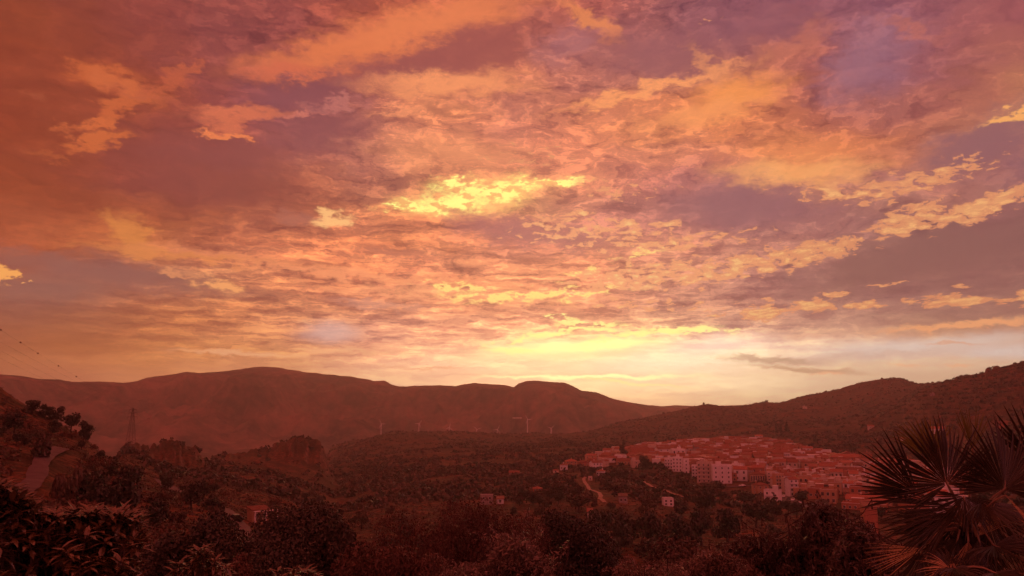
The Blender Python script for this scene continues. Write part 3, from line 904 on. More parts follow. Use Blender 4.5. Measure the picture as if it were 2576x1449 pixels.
strip("road", [on(1915, 585), on(1945, 545), on(1960, 515), on(1978, 488), on(2005, 462), on(2040, 440)], 8.0, M_ROAD, 0.3)
strip("road", [on(1750, 590), on(1800, 575), on(1860, 575), on(1915, 585)], 6.0, M_ROAD, 0.3)
strip("path", [(1520, 1348), (1535, 1357), (1555, 1363)], 2.4, M_TRACK, 0.3)
strip("path", [on(900, 235), on(880, 215), on(895, 190)], 2.2, M_TRACK, 0.3)
strip("path", [(1385, 1172), (1405, 1191), (1440, 1193)], 2.0, M_TRACK, 0.3)
strip("path", [(1230, 1198), (1262, 1190), (1300, 1192)], 2.0, M_TRACK, 0.3)

# ================================================================ building kit
def wallmat(name, c):
    d = tuple(v * 0.82 for v in c)
    return noise_mat(name, [d, c], 0.35, 0.9, 0.2, rnd=0.10, detail=6, aniso=(1, 1, 0.5))
M_WHITE = wallmat("lime_wash", (0.80, 0.76, 0.74))
M_CREAM = wallmat("cream_render", (0.62, 0.50, 0.40))
M_OCHRE = wallmat("ochre_render", (0.50, 0.30, 0.18))
M_BRICK = wallmat("bare_brick", (0.42, 0.17, 0.10))
M_GREY = wallmat("grey_render", (0.34, 0.27, 0.24))
M_TILE = noise_mat("clay_tiles", [(0.20, 0.075, 0.045), (0.36, 0.14, 0.085)], 1.2, 0.8, 0.3, rnd=0.38, aniso=(3, 1, 1))
M_TILE2 = noise_mat("old_clay_tiles", [(0.16, 0.075, 0.05), (0.30, 0.15, 0.10)], 1.2, 0.8, 0.3, rnd=0.38, aniso=(3, 1, 1))
M_TERR = noise_mat("terrace_floor", [(0.26, 0.14, 0.10), (0.40, 0.24, 0.19)], 0.5, 0.7, 0.4, rnd=0.15)
M_PALE, _, _b = mat("pale_coping", 0.6, 0.4); _b.inputs['Base Color'].default_value = (0.72, 0.66, 0.62, 1)
M_WIN, _, _b = mat("window_glass", 0.15, 0.5); _b.inputs['Base Color'].default_value = (0.018, 0.014, 0.014, 1)
M_SHUT, _, _b = mat("shutter", 0.6, 0.3); _b.inputs['Base Color'].default_value = (0.06, 0.035, 0.025, 1)
M_RAIL, _, _b = mat("railing", 0.5, 0.5); _b.inputs['Base Color'].default_value = (0.05, 0.04, 0.04, 1)
WM = {'white': M_WHITE, 'cream': M_CREAM, 'ochre': M_OCHRE, 'brick': M_BRICK, 'grey': M_GREY}
WORD = {'white': 'white', 'cream': 'cream', 'ochre': 'ochre', 'brick': 'brick red', 'grey': 'grey'}

_wm = {}
def window_mesh(w, h, kind=0):
    k = (round(w, 1), round(h, 1), kind)
    if k not in _wm:
        m = MB()
        m.box(-w / 2, w / 2, -0.02, 0.03, 0, h, 0)                # glass or shutter leaf, in front of the wall face
        f = 0.09
        m.box(-w / 2 - f, -w / 2 - 0.003, -0.07, 0.03, -f, h + f, 1)
        m.box(w / 2 + 0.003, w / 2 + f, -0.07, 0.03, -f, h + f, 1)
        m.box(-w / 2, w / 2, -0.07, 0.03, h + 0.003, h + f, 1)
        m.box(-w / 2, w / 2, -0.12, 0.03, -f, -0.003, 1)
        m.box(-0.03, 0.03, -0.045, -0.023, 0.003, h - 0.003, 1)
        _wm[k] = m.mesh("window", [M_WIN if kind == 0 else M_SHUT, M_PALE if kind == 0 else M_GREY])
    return _wm[k]

def add_window(root, x, z, w, h, face, W, D, kind=0):
    o = link("window", window_mesh(w, h, kind), root)
    if face == 'f': o.location = (x, -D / 2, z)
    elif face == 'l': o.location = (-W / 2, x, z); o.rotation_euler = (0, 0, -math.pi / 2)
    else: o.location = (W / 2, x, z); o.rotation_euler = (0, 0, math.pi / 2)
    return o

def house(name, loc, W, D, H, yaw, wall, roof, label, cat, group=None, rows=2, cols=3, sides='', balc=False, ww=1.0, wh=1.3, shutters=False, chimney=True, tile=None):
    root = empty(name, loc, yaw)
    tag(root, label, cat, group)
    wm = WM[wall]
    b = MB()
    b.box(-W / 2, W / 2, -D / 2, D / 2, -4.0, H, 0)
    if roof == 'gable':       # gable walls rise at the two ends
        rh = D * 0.22
        for sx_ in (-1, 1):
            x0, x1 = (W / 2 - 0.25, W / 2) if sx_ > 0 else (-W / 2, -W / 2 + 0.25)
            b.poly([(x0, -D / 2, H), (x0, D / 2, H), (x0, 0, H + rh), (x1, -D / 2, H), (x1, D / 2, H), (x1, 0, H + rh)],
                   [(0, 2, 1), (3, 4, 5), (0, 3, 5, 2), (1, 2, 5, 4)], 0)
    b.build("wall", wm, root)
    r = MB()
    tile = tile or (M_TILE if random.random() < 0.6 else M_TILE2)
    if roof == 'gable':
        rh = D * 0.22; o_ = 0.35; t = 0.16
        for s in (-1, 1):
            e = rh * (1 + 2 * o_ / D)
            p = [(-W / 2 - o_, s * (D / 2 + o_), H - (e - rh) + 0.02), (W / 2 + o_, s * (D / 2 + o_), H - (e - rh) + 0.02), (W / 2 + o_, s * 0.02, H + rh + 0.02), (-W / 2 - o_, s * 0.02, H + rh + 0.02)]
            q = [(x, y, z + t) for x, y, z in p]
            r.poly(p + q, [(0, 3, 2, 1), (4, 5, 6, 7), (0, 1, 5, 4), (1, 2, 6, 5), (2, 3, 7, 6), (3, 0, 4, 7)], 0)
        ro = r.build("roof", [tile, M_PALE], root)
    elif roof == 'hip':
        rh = min(W, D) * 0.24; o_ = 0.4
        k = max(W - D, 0.6) / 2; k2 = max(D - W, 0.6) / 2
        x, y = W / 2 + o_, D / 2 + o_
        r.poly([(-x, -y, H + .01), (x, -y, H + .01), (x, y, H + .01), (-x, y, H + .01), (-x, -y, H + .18), (x, -y, H + .18), (x, y, H + .18), (-x, y, H + .18),
                (-k, -k2 if D > W else 0, H + rh), (k, -k2 if D > W else 0, H + rh), (k, k2 if D > W else 0.02, H + rh), (-k, k2 if D > W else 0.02, H + rh)],
               [(0, 3, 2, 1), (0, 1, 5, 4), (1, 2, 6, 5), (2, 3, 7, 6), (3, 0, 4, 7), (4, 5, 9, 8), (5, 6, 10, 9), (6, 7, 11, 10), (7, 4, 8, 11), (8, 9, 10, 11)], 0)
        ro = r.build("roof", [tile, M_PALE], root)
    elif roof == 'shed':
        o_ = 0.3
        r.poly([(-W / 2 - o_, -D / 2 - o_, H + .02), (W / 2 + o_, -D / 2 - o_, H + .02), (W / 2 + o_, D / 2 + o_, H + D * 0.16), (-W / 2 - o_, D / 2 + o_, H + D * 0.16),
                (-W / 2 - o_, -D / 2 - o_, H + .2), (W / 2 + o_, -D / 2 - o_, H + .2), (W / 2 + o_, D / 2 + o_, H + D * 0.16 + .2), (-W / 2 - o_, D / 2 + o_, H + D * 0.16 + .2)],
               [(0, 3, 2, 1), (4, 5, 6, 7), (0, 1, 5, 4), (1, 2, 6, 5), (2, 3, 7, 6), (3, 0, 4, 7)], 0)
        r.box(-W / 2 + .1, W / 2 - .1, D / 2 - .3, D / 2 - .05, H + .003, H + D * 0.14, 1)
        ro = r.build("roof", [tile, wm], root)
    else:                      # flat terrace with parapet
        pt = 0.25; ph = 0.8
        r.box(-W / 2 + pt, W / 2 - pt, -D / 2 + pt, D / 2 - pt, H + 0.004, H + 0.10, 0)
        r.box(-W / 2, W / 2, -D / 2, -D / 2 + pt - .003, H + .004, H + ph, 1)
        r.box(-W / 2, W / 2, D / 2 - pt + .003, D / 2, H + .004, H + ph, 1)
        r.box(-W / 2, -W / 2 + pt - .003, -D / 2 + pt, D / 2 - pt, H + .004, H + ph, 1)
        r.box(W / 2 - pt + .003, W / 2, -D / 2 + pt, D / 2 - pt, H + .004, H + ph, 1)
        r.box(-W / 2 - .05, W / 2 + .05, -D / 2 - .06, -D / 2 + pt, H + ph + .003, H + ph + .12, 2)
        if W > 7:               # stair head on the terrace
            sw = W * 0.28; sxp = (random.random() - .5) * W * 0.4
            r.box(sxp - sw / 2, sxp + sw / 2, D * 0.05, D * 0.05 + 3, H + .103, H + 2.7, 1)
            r.box(sxp - sw / 2 - .15, sxp + sw / 2 + .15, D * 0.05 - .15, D * 0.05 + 3.15, H + 2.703, H + 2.9, 2)
        ro = r.build("roof", [M_TERR, wm, M_PALE], root)
    if chimney and roof != 'flat' and W > 6:
        c = MB(); cx = (random.random() - .5) * W * .6
        zt = H + D * 0.22 + 0.9
        c.box(cx - .35, cx + .35, D * .1, D * .1 + .7, H, zt, 0); c.box(cx - .5, cx + .5, D * .1 - .15, D * .1 + .85, zt + .003, zt + .18, 1)
        c.build("chimney", [wm, M_PALE], ro)
    fh = H / max(rows, 1)
    for i in range(rows):
        for j in range(cols):
            x = (j + .5) / cols * W - W / 2
            add_window(root, x, i * fh + fh * .3, min(ww, W / cols * .6), min(wh, fh * .55), 'f', W, D, 1 if shutters and (i + j) % 2 else 0)
        for s in sides:
            n = max(1, int(D / 4))
            for j in range(n):
                add_window(root, (j + .5) / n * D - D / 2, i * fh + fh * .3, min(.9, ww), min(wh, fh * .5), s, W, D, 0)
        if balc and i > 0:
            m = MB()
            m.box(-W * .42, W * .42, -D / 2 - 1.2, -D / 2 - .004, i * fh - .05, i * fh + .12, 0)
            m.box(-W * .42, W * .42, -D / 2 - 1.2, -D / 2 - 1.1, i * fh + .123, i * fh + 1.0, 1)
            m.build("balcony", [M_PALE, wm], root)
    return root

KEY = []          # footprints already taken: x, y, radius
LAND = []         # landmarks for describing neighbours: x, y, phrase
def kb(name, px0, px1, ytop, ybase, wall, roof, label, cat, turn=0.0, depth=None, rows=2, cols=3, mark=None, **kw):
    """a building given by its extent in the photograph, stood on the terrain where its foot is"""
    pxc = (px0 + px1) / 2
    p = hit(pxc, ybase, 60)
    d = math.hypot(p.x, p.y)
    Wd = max((px1 - px0) / FPX * d, 2.0)
    D = depth or max(min(Wd * .8, 12), 5.5)
    H = max((ybase - ytop) / FPX * d, 2.4)
    if roof in ('gable', 'hip'): H = max(H - D * .2, H * .6)
    if roof == 'flat': H = max(H - .9, H * .7)
    a = math.atan2(p.x, p.y)
    dirv = Vector((math.sin(a), math.cos(a), 0))
    c = p + dirv * (D / 2)
    c.z = p.z
    KEY.append((c.x, c.y, max(Wd, D) * .62 + 2))
    if mark: LAND.append((c.x, c.y, mark))
    return house(name, c, Wd, D, H, -a + R(turn), wall, roof, label, cat, rows=rows, cols=cols, **kw)

kb("apartment_block", 1794, 1838, 1173, 1217, 'white', 'flat', "tall white apartment block with a broad blank wall on the open edge of town", "building", 6, rows=4, cols=3, ww=.9, mark="the tall white block")
kb("apartment_block", 1758, 1791, 1166, 1215, 'cream', 'flat', "cream apartment block with stacked balconies beside the tall white blank-walled one", "building", -12, rows=5, cols=3, balc=True)
kb("apartment_block", 1742, 1757, 1172, 1204, 'white', 'flat', "narrow white block of four floors behind parked cars at the open town edge", "building", -5, rows=4, cols=2, balc=True)
kb("town_house", 1718, 1732, 1156, 1192, 'white', 'flat', "slim white tower house with one column of windows above dark trees", "house", 15, rows=4, cols=1, sides='l')
kb("apartment_block", 1694, 1717, 1152, 1187, 'white', 'flat', "white stepped apartment house with small square windows above the gardens", "building", -8, rows=4, cols=3)
kb("town_house", 1674, 1693, 1154, 1180, 'white', 'flat', "white house with open balconies at the end of the white row above the gardens", "house", -8, rows=3, cols=3, balc=True, mark="the white garden row")
kb("town_house", 1651, 1684, 1126, 1143, 'white', 'gable', "broad white gabled house standing behind the round dark tree", "house", 20, rows=2, cols=2)
kb("town_house", 1690, 1721, 1131, 1154, 'white', 'flat', "white building with three tall dark openings below two bright roof glints", "house", 10, rows=1, cols=3, ww=1.6, wh=5.5)
kb("brick_hall", 1587, 1630, 1126, 1152, 'brick', 'flat', "large windowless brick red hall beside the tall conifer", "building", 10, rows=1, cols=2, mark="the large brick red hall")
kb("long_hall", 1606, 1652, 1119, 1133, 'grey', 'flat', "long low grey hall with a pale roof edge at the back of town", "building", 4, rows=1, cols=6)
kb("town_house", 1516, 1531, 1140, 1157, 'brick', 'shed', "small brick red house on the town tip with a roof sloping toward the valley", "house", 12, rows=2, cols=2)
kb("town_house", 1533, 1551, 1138, 1156, 'ochre', 'flat', "ochre flat-roofed house next to the tall conifer", "house", -6, rows=2, cols=2)
kb("villa", 1486, 1512, 1161, 1180, 'white', 'gable', "white villa with a wide clay roof above the winding pale path", "house", 25, rows=2, cols=3)
kb("villa", 1513, 1530, 1158, 1174, 'cream', 'gable', "cream villa with its plain gable turned to the gardens", "house", 60, rows=1, cols=2)
kb("cottage", 1502, 1521, 1183, 1197, 'white', 'hip', "low white cottage with dark arched openings at the top of the winding path", "house", -10, rows=1, cols=3, ww=1.4, mark="the white path cottage")
kb("villa", 1422, 1451, 1157, 1173, 'ochre', 'hip', "ochre villa under a peaked clay roof on the outermost tip of town", "house", 8, rows=2, cols=3, mark="the peaked villa")
kb("villa", 1410, 1427, 1168, 1183, 'white', 'hip', "small white house below the peaked ochre villa on the town tip", "house", -8, rows=1, cols=2)
kb("villa", 1454, 1480, 1160, 1173, 'brick', 'hip', "brick red villa with a long clay roof next to the peaked ochre villa", "house", 6, rows=1, cols=3)
kb("hut", 1391, 1405, 1181, 1190, 'cream', 'hip', "tiny round-looking cream hut alone at the very tip of town", "hut", 0, rows=1, cols=1, chimney=False)
kb("town_house", 1474, 1500, 1147, 1163, 'ochre', 'shed', "ochre house with a raised upper room behind the villas of the town tip", "house", -14, rows=2, cols=2)
kb("town_house", 1589, 1608, 1159, 1177, 'cream', 'flat', "pale cube house standing beside the round dark tree", "house", 18, rows=2, cols=1, sides='l')
kb("town_house", 1551, 1585, 1155, 1169, 'ochre', 'gable', "wide ochre house with a clay roof in front of the conifer", "house", 4, rows=1, cols=4)
kb("farmhouse", 1668, 1692, 1254, 1273, 'white', 'flat', "lone white two-storey farmhouse among dark trees below the town", "house", 10, rows=2, cols=2, mark="the lone farmhouse")
kb("shed", 1557, 1577, 1250, 1266, 'grey', 'shed', "brown flat-fronted shed under a pale roof edge beside the forked path", "shed", 5, rows=1, cols=2, chimney=False)
kb("apartment_block", 1970, 1981, 1205, 1239, 'cream', 'flat', "narrow cream block with rows of dark windows beside the sloping street", "building", 20, rows=4, cols=2)
kb("apartment_block", 1982, 2004, 1207, 1249, 'white', 'gable', "white block with orange-edged balconies at the foot of the sloping street", "building", 30, rows=4, cols=2, balc=True, mark="the white street block")
kb("warehouse", 2016, 2050, 1206, 1229, 'white', 'flat', "big plain white box building above the sloping street", "building", -10, rows=1, cols=1, ww=1.5, mark="the white box building")
kb("apartment_block", 1949, 1969, 1196, 1232, 'ochre', 'flat', "ochre block with four tiers of balconies along the sloping street", "building", 25, rows=4, cols=3, balc=True)
kb("apartment_block", 1929, 1947, 1189, 1219, 'cream', 'flat', "cream block with balconies at the upper end of the sloping street", "building", 15, rows=4, cols=2, balc=True)
kb("school", 1889, 1921, 1191, 1217, 'ochre', 'hip', "tan building with a row of tall narrow windows behind dark garden trees", "building", 6, rows=1, cols=6, ww=1.2, wh=4.0, mark="the tan building")
kb("workshop", 2004, 2041, 1230, 1251, 'ochre', 'flat', "low brown workshop with a pale roof rim behind the round street tree", "building", -20, rows=1, cols=2)
kb("long_house", 2042, 2103, 1232, 1256, 'brick', 'flat', "long low brick red building stretching away from the round street tree", "building", -8, rows=1, cols=5, ww=1.4)
kb("town_house", 1898, 1928, 1218, 1245, 'ochre', 'hip', "ochre house with a pyramid clay roof in front of the sloping street", "house", 35, rows=2, cols=2, sides='l')
kb("garage", 1929, 1961, 1235, 1261, 'white', 'flat', "white-walled flat house with corner balconies on the near edge of town", "house", -25, rows=2, cols=2, balc=True, sides='l')
kb("shed", 1848, 1867, 1253, 1265, 'ochre', 'shed', "small orange shed with a lit roof among dark trees at the near edge", "shed", 0, rows=1, cols=1, chimney=False)
kb("arcade_house", 1977, 1999, 1138, 1163, 'white', 'hip', "white house with two rows of arches high in the town", "house", -14, rows=2, cols=5, ww=.9, wh=2.2, mark="the arched white house")
kb("town_house", 2001, 2023, 1137, 1157, 'white', 'flat', "white house with square windows beside the arched white house", "house", 10, rows=3, cols=3)
kb("town_house", 2022, 2043, 1126, 1141, 'white', 'gable', "white gabled house topping the rows behind the arched white house", "house", 5, rows=2, cols=3, balc=True)
kb("brick_block", 1964, 1994, 1110, 1123, 'brick', 'flat', "orange brick block with upright fins on the top edge of town", "building", 0, rows=2, cols=5, mark="the orange brick block")
kb("long_house", 2096, 2170, 1147, 1168, 'brick', 'hip', "very long brick red building with a hipped clay roof at the back of town", "building", 6, rows=2, cols=9, mark="the very long building")
kb("brick_hall", 2171, 2191, 1146, 1172, 'brick', 'shed', "plain brick red hall end closing the very long hipped building", "building", 20, rows=1, cols=1)
kb("terrace_row", 2129, 2172, 1235, 1250, 'brick', 'gable', "brick red terrace house with a long clay roof near the palm", "house", -6, rows=1, cols=4)
kb("terrace_row", 2174, 2228, 1235, 1251, 'white', 'gable', "white terrace with small doors and clay roof beside the palm fronds", "house", -6, rows=1, cols=6, mark="the white terrace")
kb("terrace_row", 2136, 2186, 1252, 1269, 'cream', 'gable', "cream terrace with a broad clay roof in the nearest rows of town", "house", -5, rows=1, cols=5)
kb("terrace_row", 2188, 2240, 1254, 1270, 'ochre', 'gable', "ochre terrace with a broad clay roof closest to the palm fronds", "house", -5, rows=1, cols=5)
kb("terrace_row", 2130, 2222, 1270, 1285, 'brick', 'flat', "long brick red terrace with a flat rim, lowest row of town", "house", -4, rows=1, cols=8)
kb("town_house", 2116, 2145, 1190, 1208, 'cream', 'gable', "cream house with balcony doors in the middle rows near the palm", "house", 8, rows=2, cols=3)
kb("town_house", 2168, 2199, 1194, 1219, 'white', 'shed', "white house with a tall slanting side wall behind the palm frond tips", "house", 14, rows=1, cols=2)
kb("town_house", 1991, 2010, 1180, 1192, 'white', 'flat', "small bright white cube house in the middle of the red roofs", "house", -4, rows=1, cols=1)
kb("town_house", 2176, 2203, 1287, 1352, 'brick', 'shed', "tall plain brick red house standing close below, between olive crowns and palm", "house", 10, depth=8, rows=1, cols=1, chimney=False)

# church tower
def church():
    p = hit(1914, 1140, 60); d = math.hypot(p.x, p.y)
    root = empty("church_tower", p, -math.atan2(p.x, p.y))
    tag(root, "slim cream church tower rising over the roofs at the back of town", "tower")
    w = 2.2; H = 23 / FPX * d
    b = MB(); b.box(-w, w, -w, w, -3, H * .62, 0); b.box(-w - .2, w + .2, -w - .2, w + .2, H * .62 + .003, H * .65, 1); b.build("wall", [M_CREAM, M_PALE], root)
    b = MB()
    for sx_ in (-1, 1):
        for sy_ in (-1, 1): b.box(min(sx_ * w, sx_ * (w - .8)), max(sx_ * w, sx_ * (w - .8)), min(sy_ * w, sy_ * (w - .8)), max(sy_ * w, sy_ * (w - .8)), H * .65 + .003, H * .85)
    b.box(-w - .1, w + .1, -w - .1, w + .1, H * .85 + .003, H * .9); b.build("belfry", M_CREAM, root)
    b = MB(); b.poly([(-w, -w, H * .9 + .003), (w, -w, H * .9 + .003), (w, w, H * .9 + .003), (-w, w, H * .9 + .003), (0, 0, H * 1.08)], [(0, 3, 2, 1), (0, 1, 4), (1, 2, 4), (2, 3, 4), (3, 0, 4)]); b.build("roof", M_TILE, root)
    KEY.append((p.x, p.y, 5)); LAND.append((p.x, p.y, "the church tower"))
church()

# outlying houses on the slopes
def far(name, px0, px1, y0, y1, wall, roof, label, cat, **kw):
    kb(name, px0, px1, y0, y1, wall, roof, label, cat, chimney=False, **kw)
far("farmhouse", 2347, 2374, 1076, 1090, 'white', 'gable', "white farmhouse with a lit roof on the dark hillside behind the palm", "house", rows=1, cols=3)
far("villa", 2512, 2545, 1062, 1074, 'brick', 'hip', "red-roofed villa high on the hillside behind the palm fronds", "house", rows=1, cols=3)
far("cottage", 2184, 2198, 1071, 1079, 'cream', 'gable', "small cream cottage alone on the wooded hillside above town", "house", rows=1, cols=1)
far("farmhouse", 2341, 2351, 991, 996, 'grey', 'flat', "tiny grey farmhouse just under the hill crest", "house", rows=1, cols=1)
far("cottage", 2268, 2284, 1104, 1110, 'cream', 'gable', "pale cottage on the hillside foot left of the palm's upright fan", "house", rows=1, cols=1)
far("farmhouse", 1341, 1363, 1227, 1236, 'brick', 'hip', "small red-roofed house with a pale terrace in the valley scrub", "house", rows=1, cols=2)
far("farmhouse", 1281, 1306, 1187, 1194, 'grey', 'gable', "long low farmhouse on the far valley slope left of town", "house", rows=1, cols=2)
far("ruin", 1209, 1240, 1246, 1270, 'grey', 'flat', "roofless grey stone ruin among the valley scrub", "ruin", rows=2, cols=2)
far("shed", 1250, 1267, 1263, 1268, 'white', 'shed', "low white shed beside the stone ruin", "shed", rows=1, cols=1)
far("shed", 1480, 1490, 1200, 1209, 'cream', 'flat', "small cream block shed at the bend of the winding path", "shed", rows=1, cols=1)
far("cottage", 1478, 1490, 1298, 1304, 'cream', 'shed', "tiny pale hut at the edge of the dark wood below the forked path", "hut", rows=1, cols=1)
far("cottage", 2020, 2030, 1023, 1029, 'cream', 'flat', "tiny pale house on the long ridge beyond town", "house", rows=1, cols=1)
far("cottage", 1900, 1918, 1096, 1101, 'white', 'gable', "pale house in the fields just behind the town", "house", rows=1, cols=2)

# ---------------------------------------------------------------- the packed houses of the town
TOWN = [(1470, 1172), (1520, 1150), (1560, 1140), (1640, 1124), (1700, 1118), (1760, 1113), (1850, 1110), (1930, 1112), (1990, 1120), (2045, 1136), (2100, 1152), (2190, 1170), (2230, 1168), (2330, 1180), (2420, 1215),
        (2420, 1300), (2260, 1292), (2130, 1284), (2050, 1264), (2010, 1240), (1960, 1230), (1900, 1214), (1845, 1212), (1790, 1208), (1745, 1196), (1700, 1180), (1640, 1168), (1560, 1172), (1500, 1176)]
def inside(px, py, poly):
    c = False; n = len(poly)
    for i in range(n):
        x1, y1 = poly[i]; x2, y2 = poly[(i + 1) % n]
        if (y1 > py) != (y2 > py) and px < (x2 - x1) * (py - y1) / (y2 - y1) + x1: c = not c
    return c
def proj(p):
    c, s = math.cos(PITCH), math.sin(PITCH)
    f = c * p[1] + s * p[2]; u = -s * p[1] + c * p[2]
    return 1288 + FPX * p[0] / f, 724.5 - FPX * u / f

cands = []
yaw0 = R(12)
ca, sa = math.cos(yaw0), math.sin(yaw0)
for iu in range(-66, 98):
    for iv in range(20, 108):
        u = iu * 11.5 + (6 if iv % 2 else 0) + random.uniform(-2, 2); v = iv * 15.5 + random.uniform(-3, 3)
        x = u * ca + v * sa; y = -u * sa + v * ca
        if y < 350: continue
        z = gxy(x, y); q = proj((x, y, z))
        if not inside(q[0], q[1], TOWN): continue
        if any((x - k[0]) ** 2 + (y - k[1]) ** 2 < (k[2] + 5.5) ** 2 for k in KEY): continue
        cands.append((math.hypot(x, y), x, y, z))
cands.sort()
HOUSES = []
MAXH = 230
SIZEW = {0: 'low', 1: '', 2: 'tall'}
far_bits = MB()
sig = {}
rr = random.Random(5)
for n, (d, x, y, z) in enumerate(cands):
    W = rr.uniform(7, 11.5); D = rr.uniform(7.5, 10.5); H = rr.choice([4.2, 5.2, 5.6, 6.2, 6.8, 8.4])
    wall = rr.choices(['white', 'cream', 'ochre', 'brick', 'grey'], [.29, .22, .19, .25, .05])[0]
    roof = rr.choices(['gable', 'flat', 'hip', 'shed'], [.30, .48, .10, .12])[0]
    yaw = -yaw0 + rr.choice([0, 0, 0, math.pi / 2, .2, -.25]) + rr.uniform(-.08, .08)
    if n < MAXH:
        size = 'low' if H < 5 else ('tall' if H > 7 else 'two-storey')
        rf = {'gable': 'gabled roof', 'flat': 'flat roof', 'hip': 'hipped roof', 'shed': 'sloping roof'}[roof]
        lm = min(LAND, key=lambda l: (l[0] - x) ** 2 + (l[1] - y) ** 2)
        dl = math.hypot(lm[0], lm[1])
        az_d = math.atan2(x, y) - math.atan2(lm[0], lm[1])
        if abs(az_d) * d > abs(d - dl) * 0.7: where = "right of" if az_d > 0 else "left of"
        else: where = "behind" if d > dl else "in front of"
        near = "just" if math.hypot(lm[0] - x, lm[1] - y) < 45 else ("some rows" if math.hypot(lm[0] - x, lm[1] - y) < 110 else "far")
        lab = f"{size} {WORD[wall]} house, {rf}, {near} {where} {lm[2]}"
        grp = f"{WORD[wall]} town houses {where} {lm[2]}"
        house("town_house", (x, y, z), W, D, H, yaw, wall, roof, lab, "house", grp, rows=1 if H < 5 else 2, cols=3 if d < 620 else 2, ww=1.25, wh=1.7, shutters=True, chimney=(n % 3 == 0), balc=False)
    else:
        b = MB(); mi = {'white': 0, 'cream': 1, 'ochre': 2, 'brick': 3, 'grey': 4}[wall]
        b.box(-W / 2, W / 2, -D / 2, D / 2, -3, H, mi)
        if roof == 'flat':
            b.box(-W / 2 - .05, W / 2 + .05, -D / 2 - .05, D / 2 + .05, H + .003, H + .6, mi)
        else:
            b.poly([(-W / 2 - .3, -D / 2 - .3, H + .004), (W / 2 + .3, -D / 2 - .3, H + .004), (W / 2 + .3, D / 2 + .3, H + .004), (-W / 2 - .3, D / 2 + .3, H + .004), (-W / 2 - .3, 0, H + D * .22), (W / 2 + .3, 0, H + D * .22)],
                   [(0, 3, 2, 1), (0, 1, 5, 4), (2, 3, 4, 5), (1, 2, 5), (3, 0, 4)], 5)
        for wx in (-.25, .2):
            b.box(W * wx - .5, W * wx + .5, -D / 2 - .05, -D / 2 - .004, H * .4, H * .4 + 1.3, 6)
        c_, s_ = math.cos(yaw), math.sin(yaw)
        b.v = [(vx * c_ - vy * s_ + x, vx * s_ + vy * c_ + y, vz + z) for vx, vy, vz in b.v]
        k0 = len(far_bits.v); far_bits.v += b.v; far_bits.f += [[k0 + i for i in f] for f in b.f]; far_bits.m += b.m
    KEY.append((x, y, 0))
    HOUSES.append((x, y))
if far_bits.v:
    tag(far_bits.build("distant_houses", [M_WHITE, M_CREAM, M_OCHRE, M_BRICK, M_GREY, M_TILE, M_WIN]), "packed small houses filling the farthest rows of the town", "houses", kind='stuff')
print("HOUSES", len(cands))

# ================================================================ vegetation
def leaf_mat(name, c0, c1, rough=0.55, spec=0.4, rnd=0.25, trans=0.0, scale=1.2):
    m, nt, b = mat(name, rough, spec)
    N, L = nt.nodes, nt.links
    g = N.new('ShaderNodeNewGeometry')
    oi = N.new('ShaderNodeObjectInfo')
    t = N.new('ShaderNodeTexCoord')
    n = N.new('ShaderNodeTexNoise'); n.inputs['Scale'].default_value = scale; n.inputs['Detail'].default_value = 3
    L.new(t.outputs['Object'], n.inputs['Vector'])
    a = N.new('ShaderNodeMath'); a.operation = 'MULTIPLY_ADD'; L.new(g.outputs['Random Per Island'], a.inputs[0]); a.inputs[1].default_value = 0.6
    s = N.new('ShaderNodeMath'); s.operation = 'MULTIPLY'; L.new(n.outputs[0], s.inputs[0]); s.inputs[1].default_value = 0.45
    L.new(s.outputs[0], a.inputs[2])
    mx = N.new('ShaderNodeMix'); mx.data_type = 'RGBA'
    mx.inputs[6].default_value = (*c0, 1); mx.inputs[7].default_value = (*c1, 1)
    L.new(a.outputs[0], mx.inputs[0])
    hs = N.new('ShaderNodeHueSaturation'); L.new(mx.outputs[2], hs.inputs['Color'])
    mr = N.new('ShaderNodeMapRange'); mr.inputs[3].default_value = 1 - rnd; mr.inputs[4].default_value = 1 + rnd
    L.new(oi.outputs['Random'], mr.inputs[0]); L.new(mr.outputs[0], hs.inputs['Value'])
    L.new(hs.outputs[0], b.inputs['Base Color'])
    if trans > 0:
        tr = N.new('ShaderNodeBsdfTranslucent'); L.new(hs.outputs[0], tr.inputs[0])
        ms = N.new('ShaderNodeMixShader'); ms.inputs[0].default_value = trans
        L.new(b.outputs[0], ms.inputs[1]); L.new(tr.outputs[0], ms.inputs[2])
        L.new(ms.outputs[0], N['Material Output'].inputs['Surface'])
    return m
M_DARK = leaf_mat("dark_foliage", (0.026, 0.022, 0.012), (0.075, 0.054, 0.029))
M_SCRUB = leaf_mat("scrub_foliage", (0.045, 0.030, 0.016), (0.13, 0.072, 0.038))
M_RUST = leaf_mat("rusty_foliage", (0.08, 0.035, 0.018), (0.21, 0.08, 0.04))
M_BARK = noise_mat("bark", [(0.04, 0.025, 0.018), (0.10, 0.06, 0.045)], 4, 0.9, 0.2)

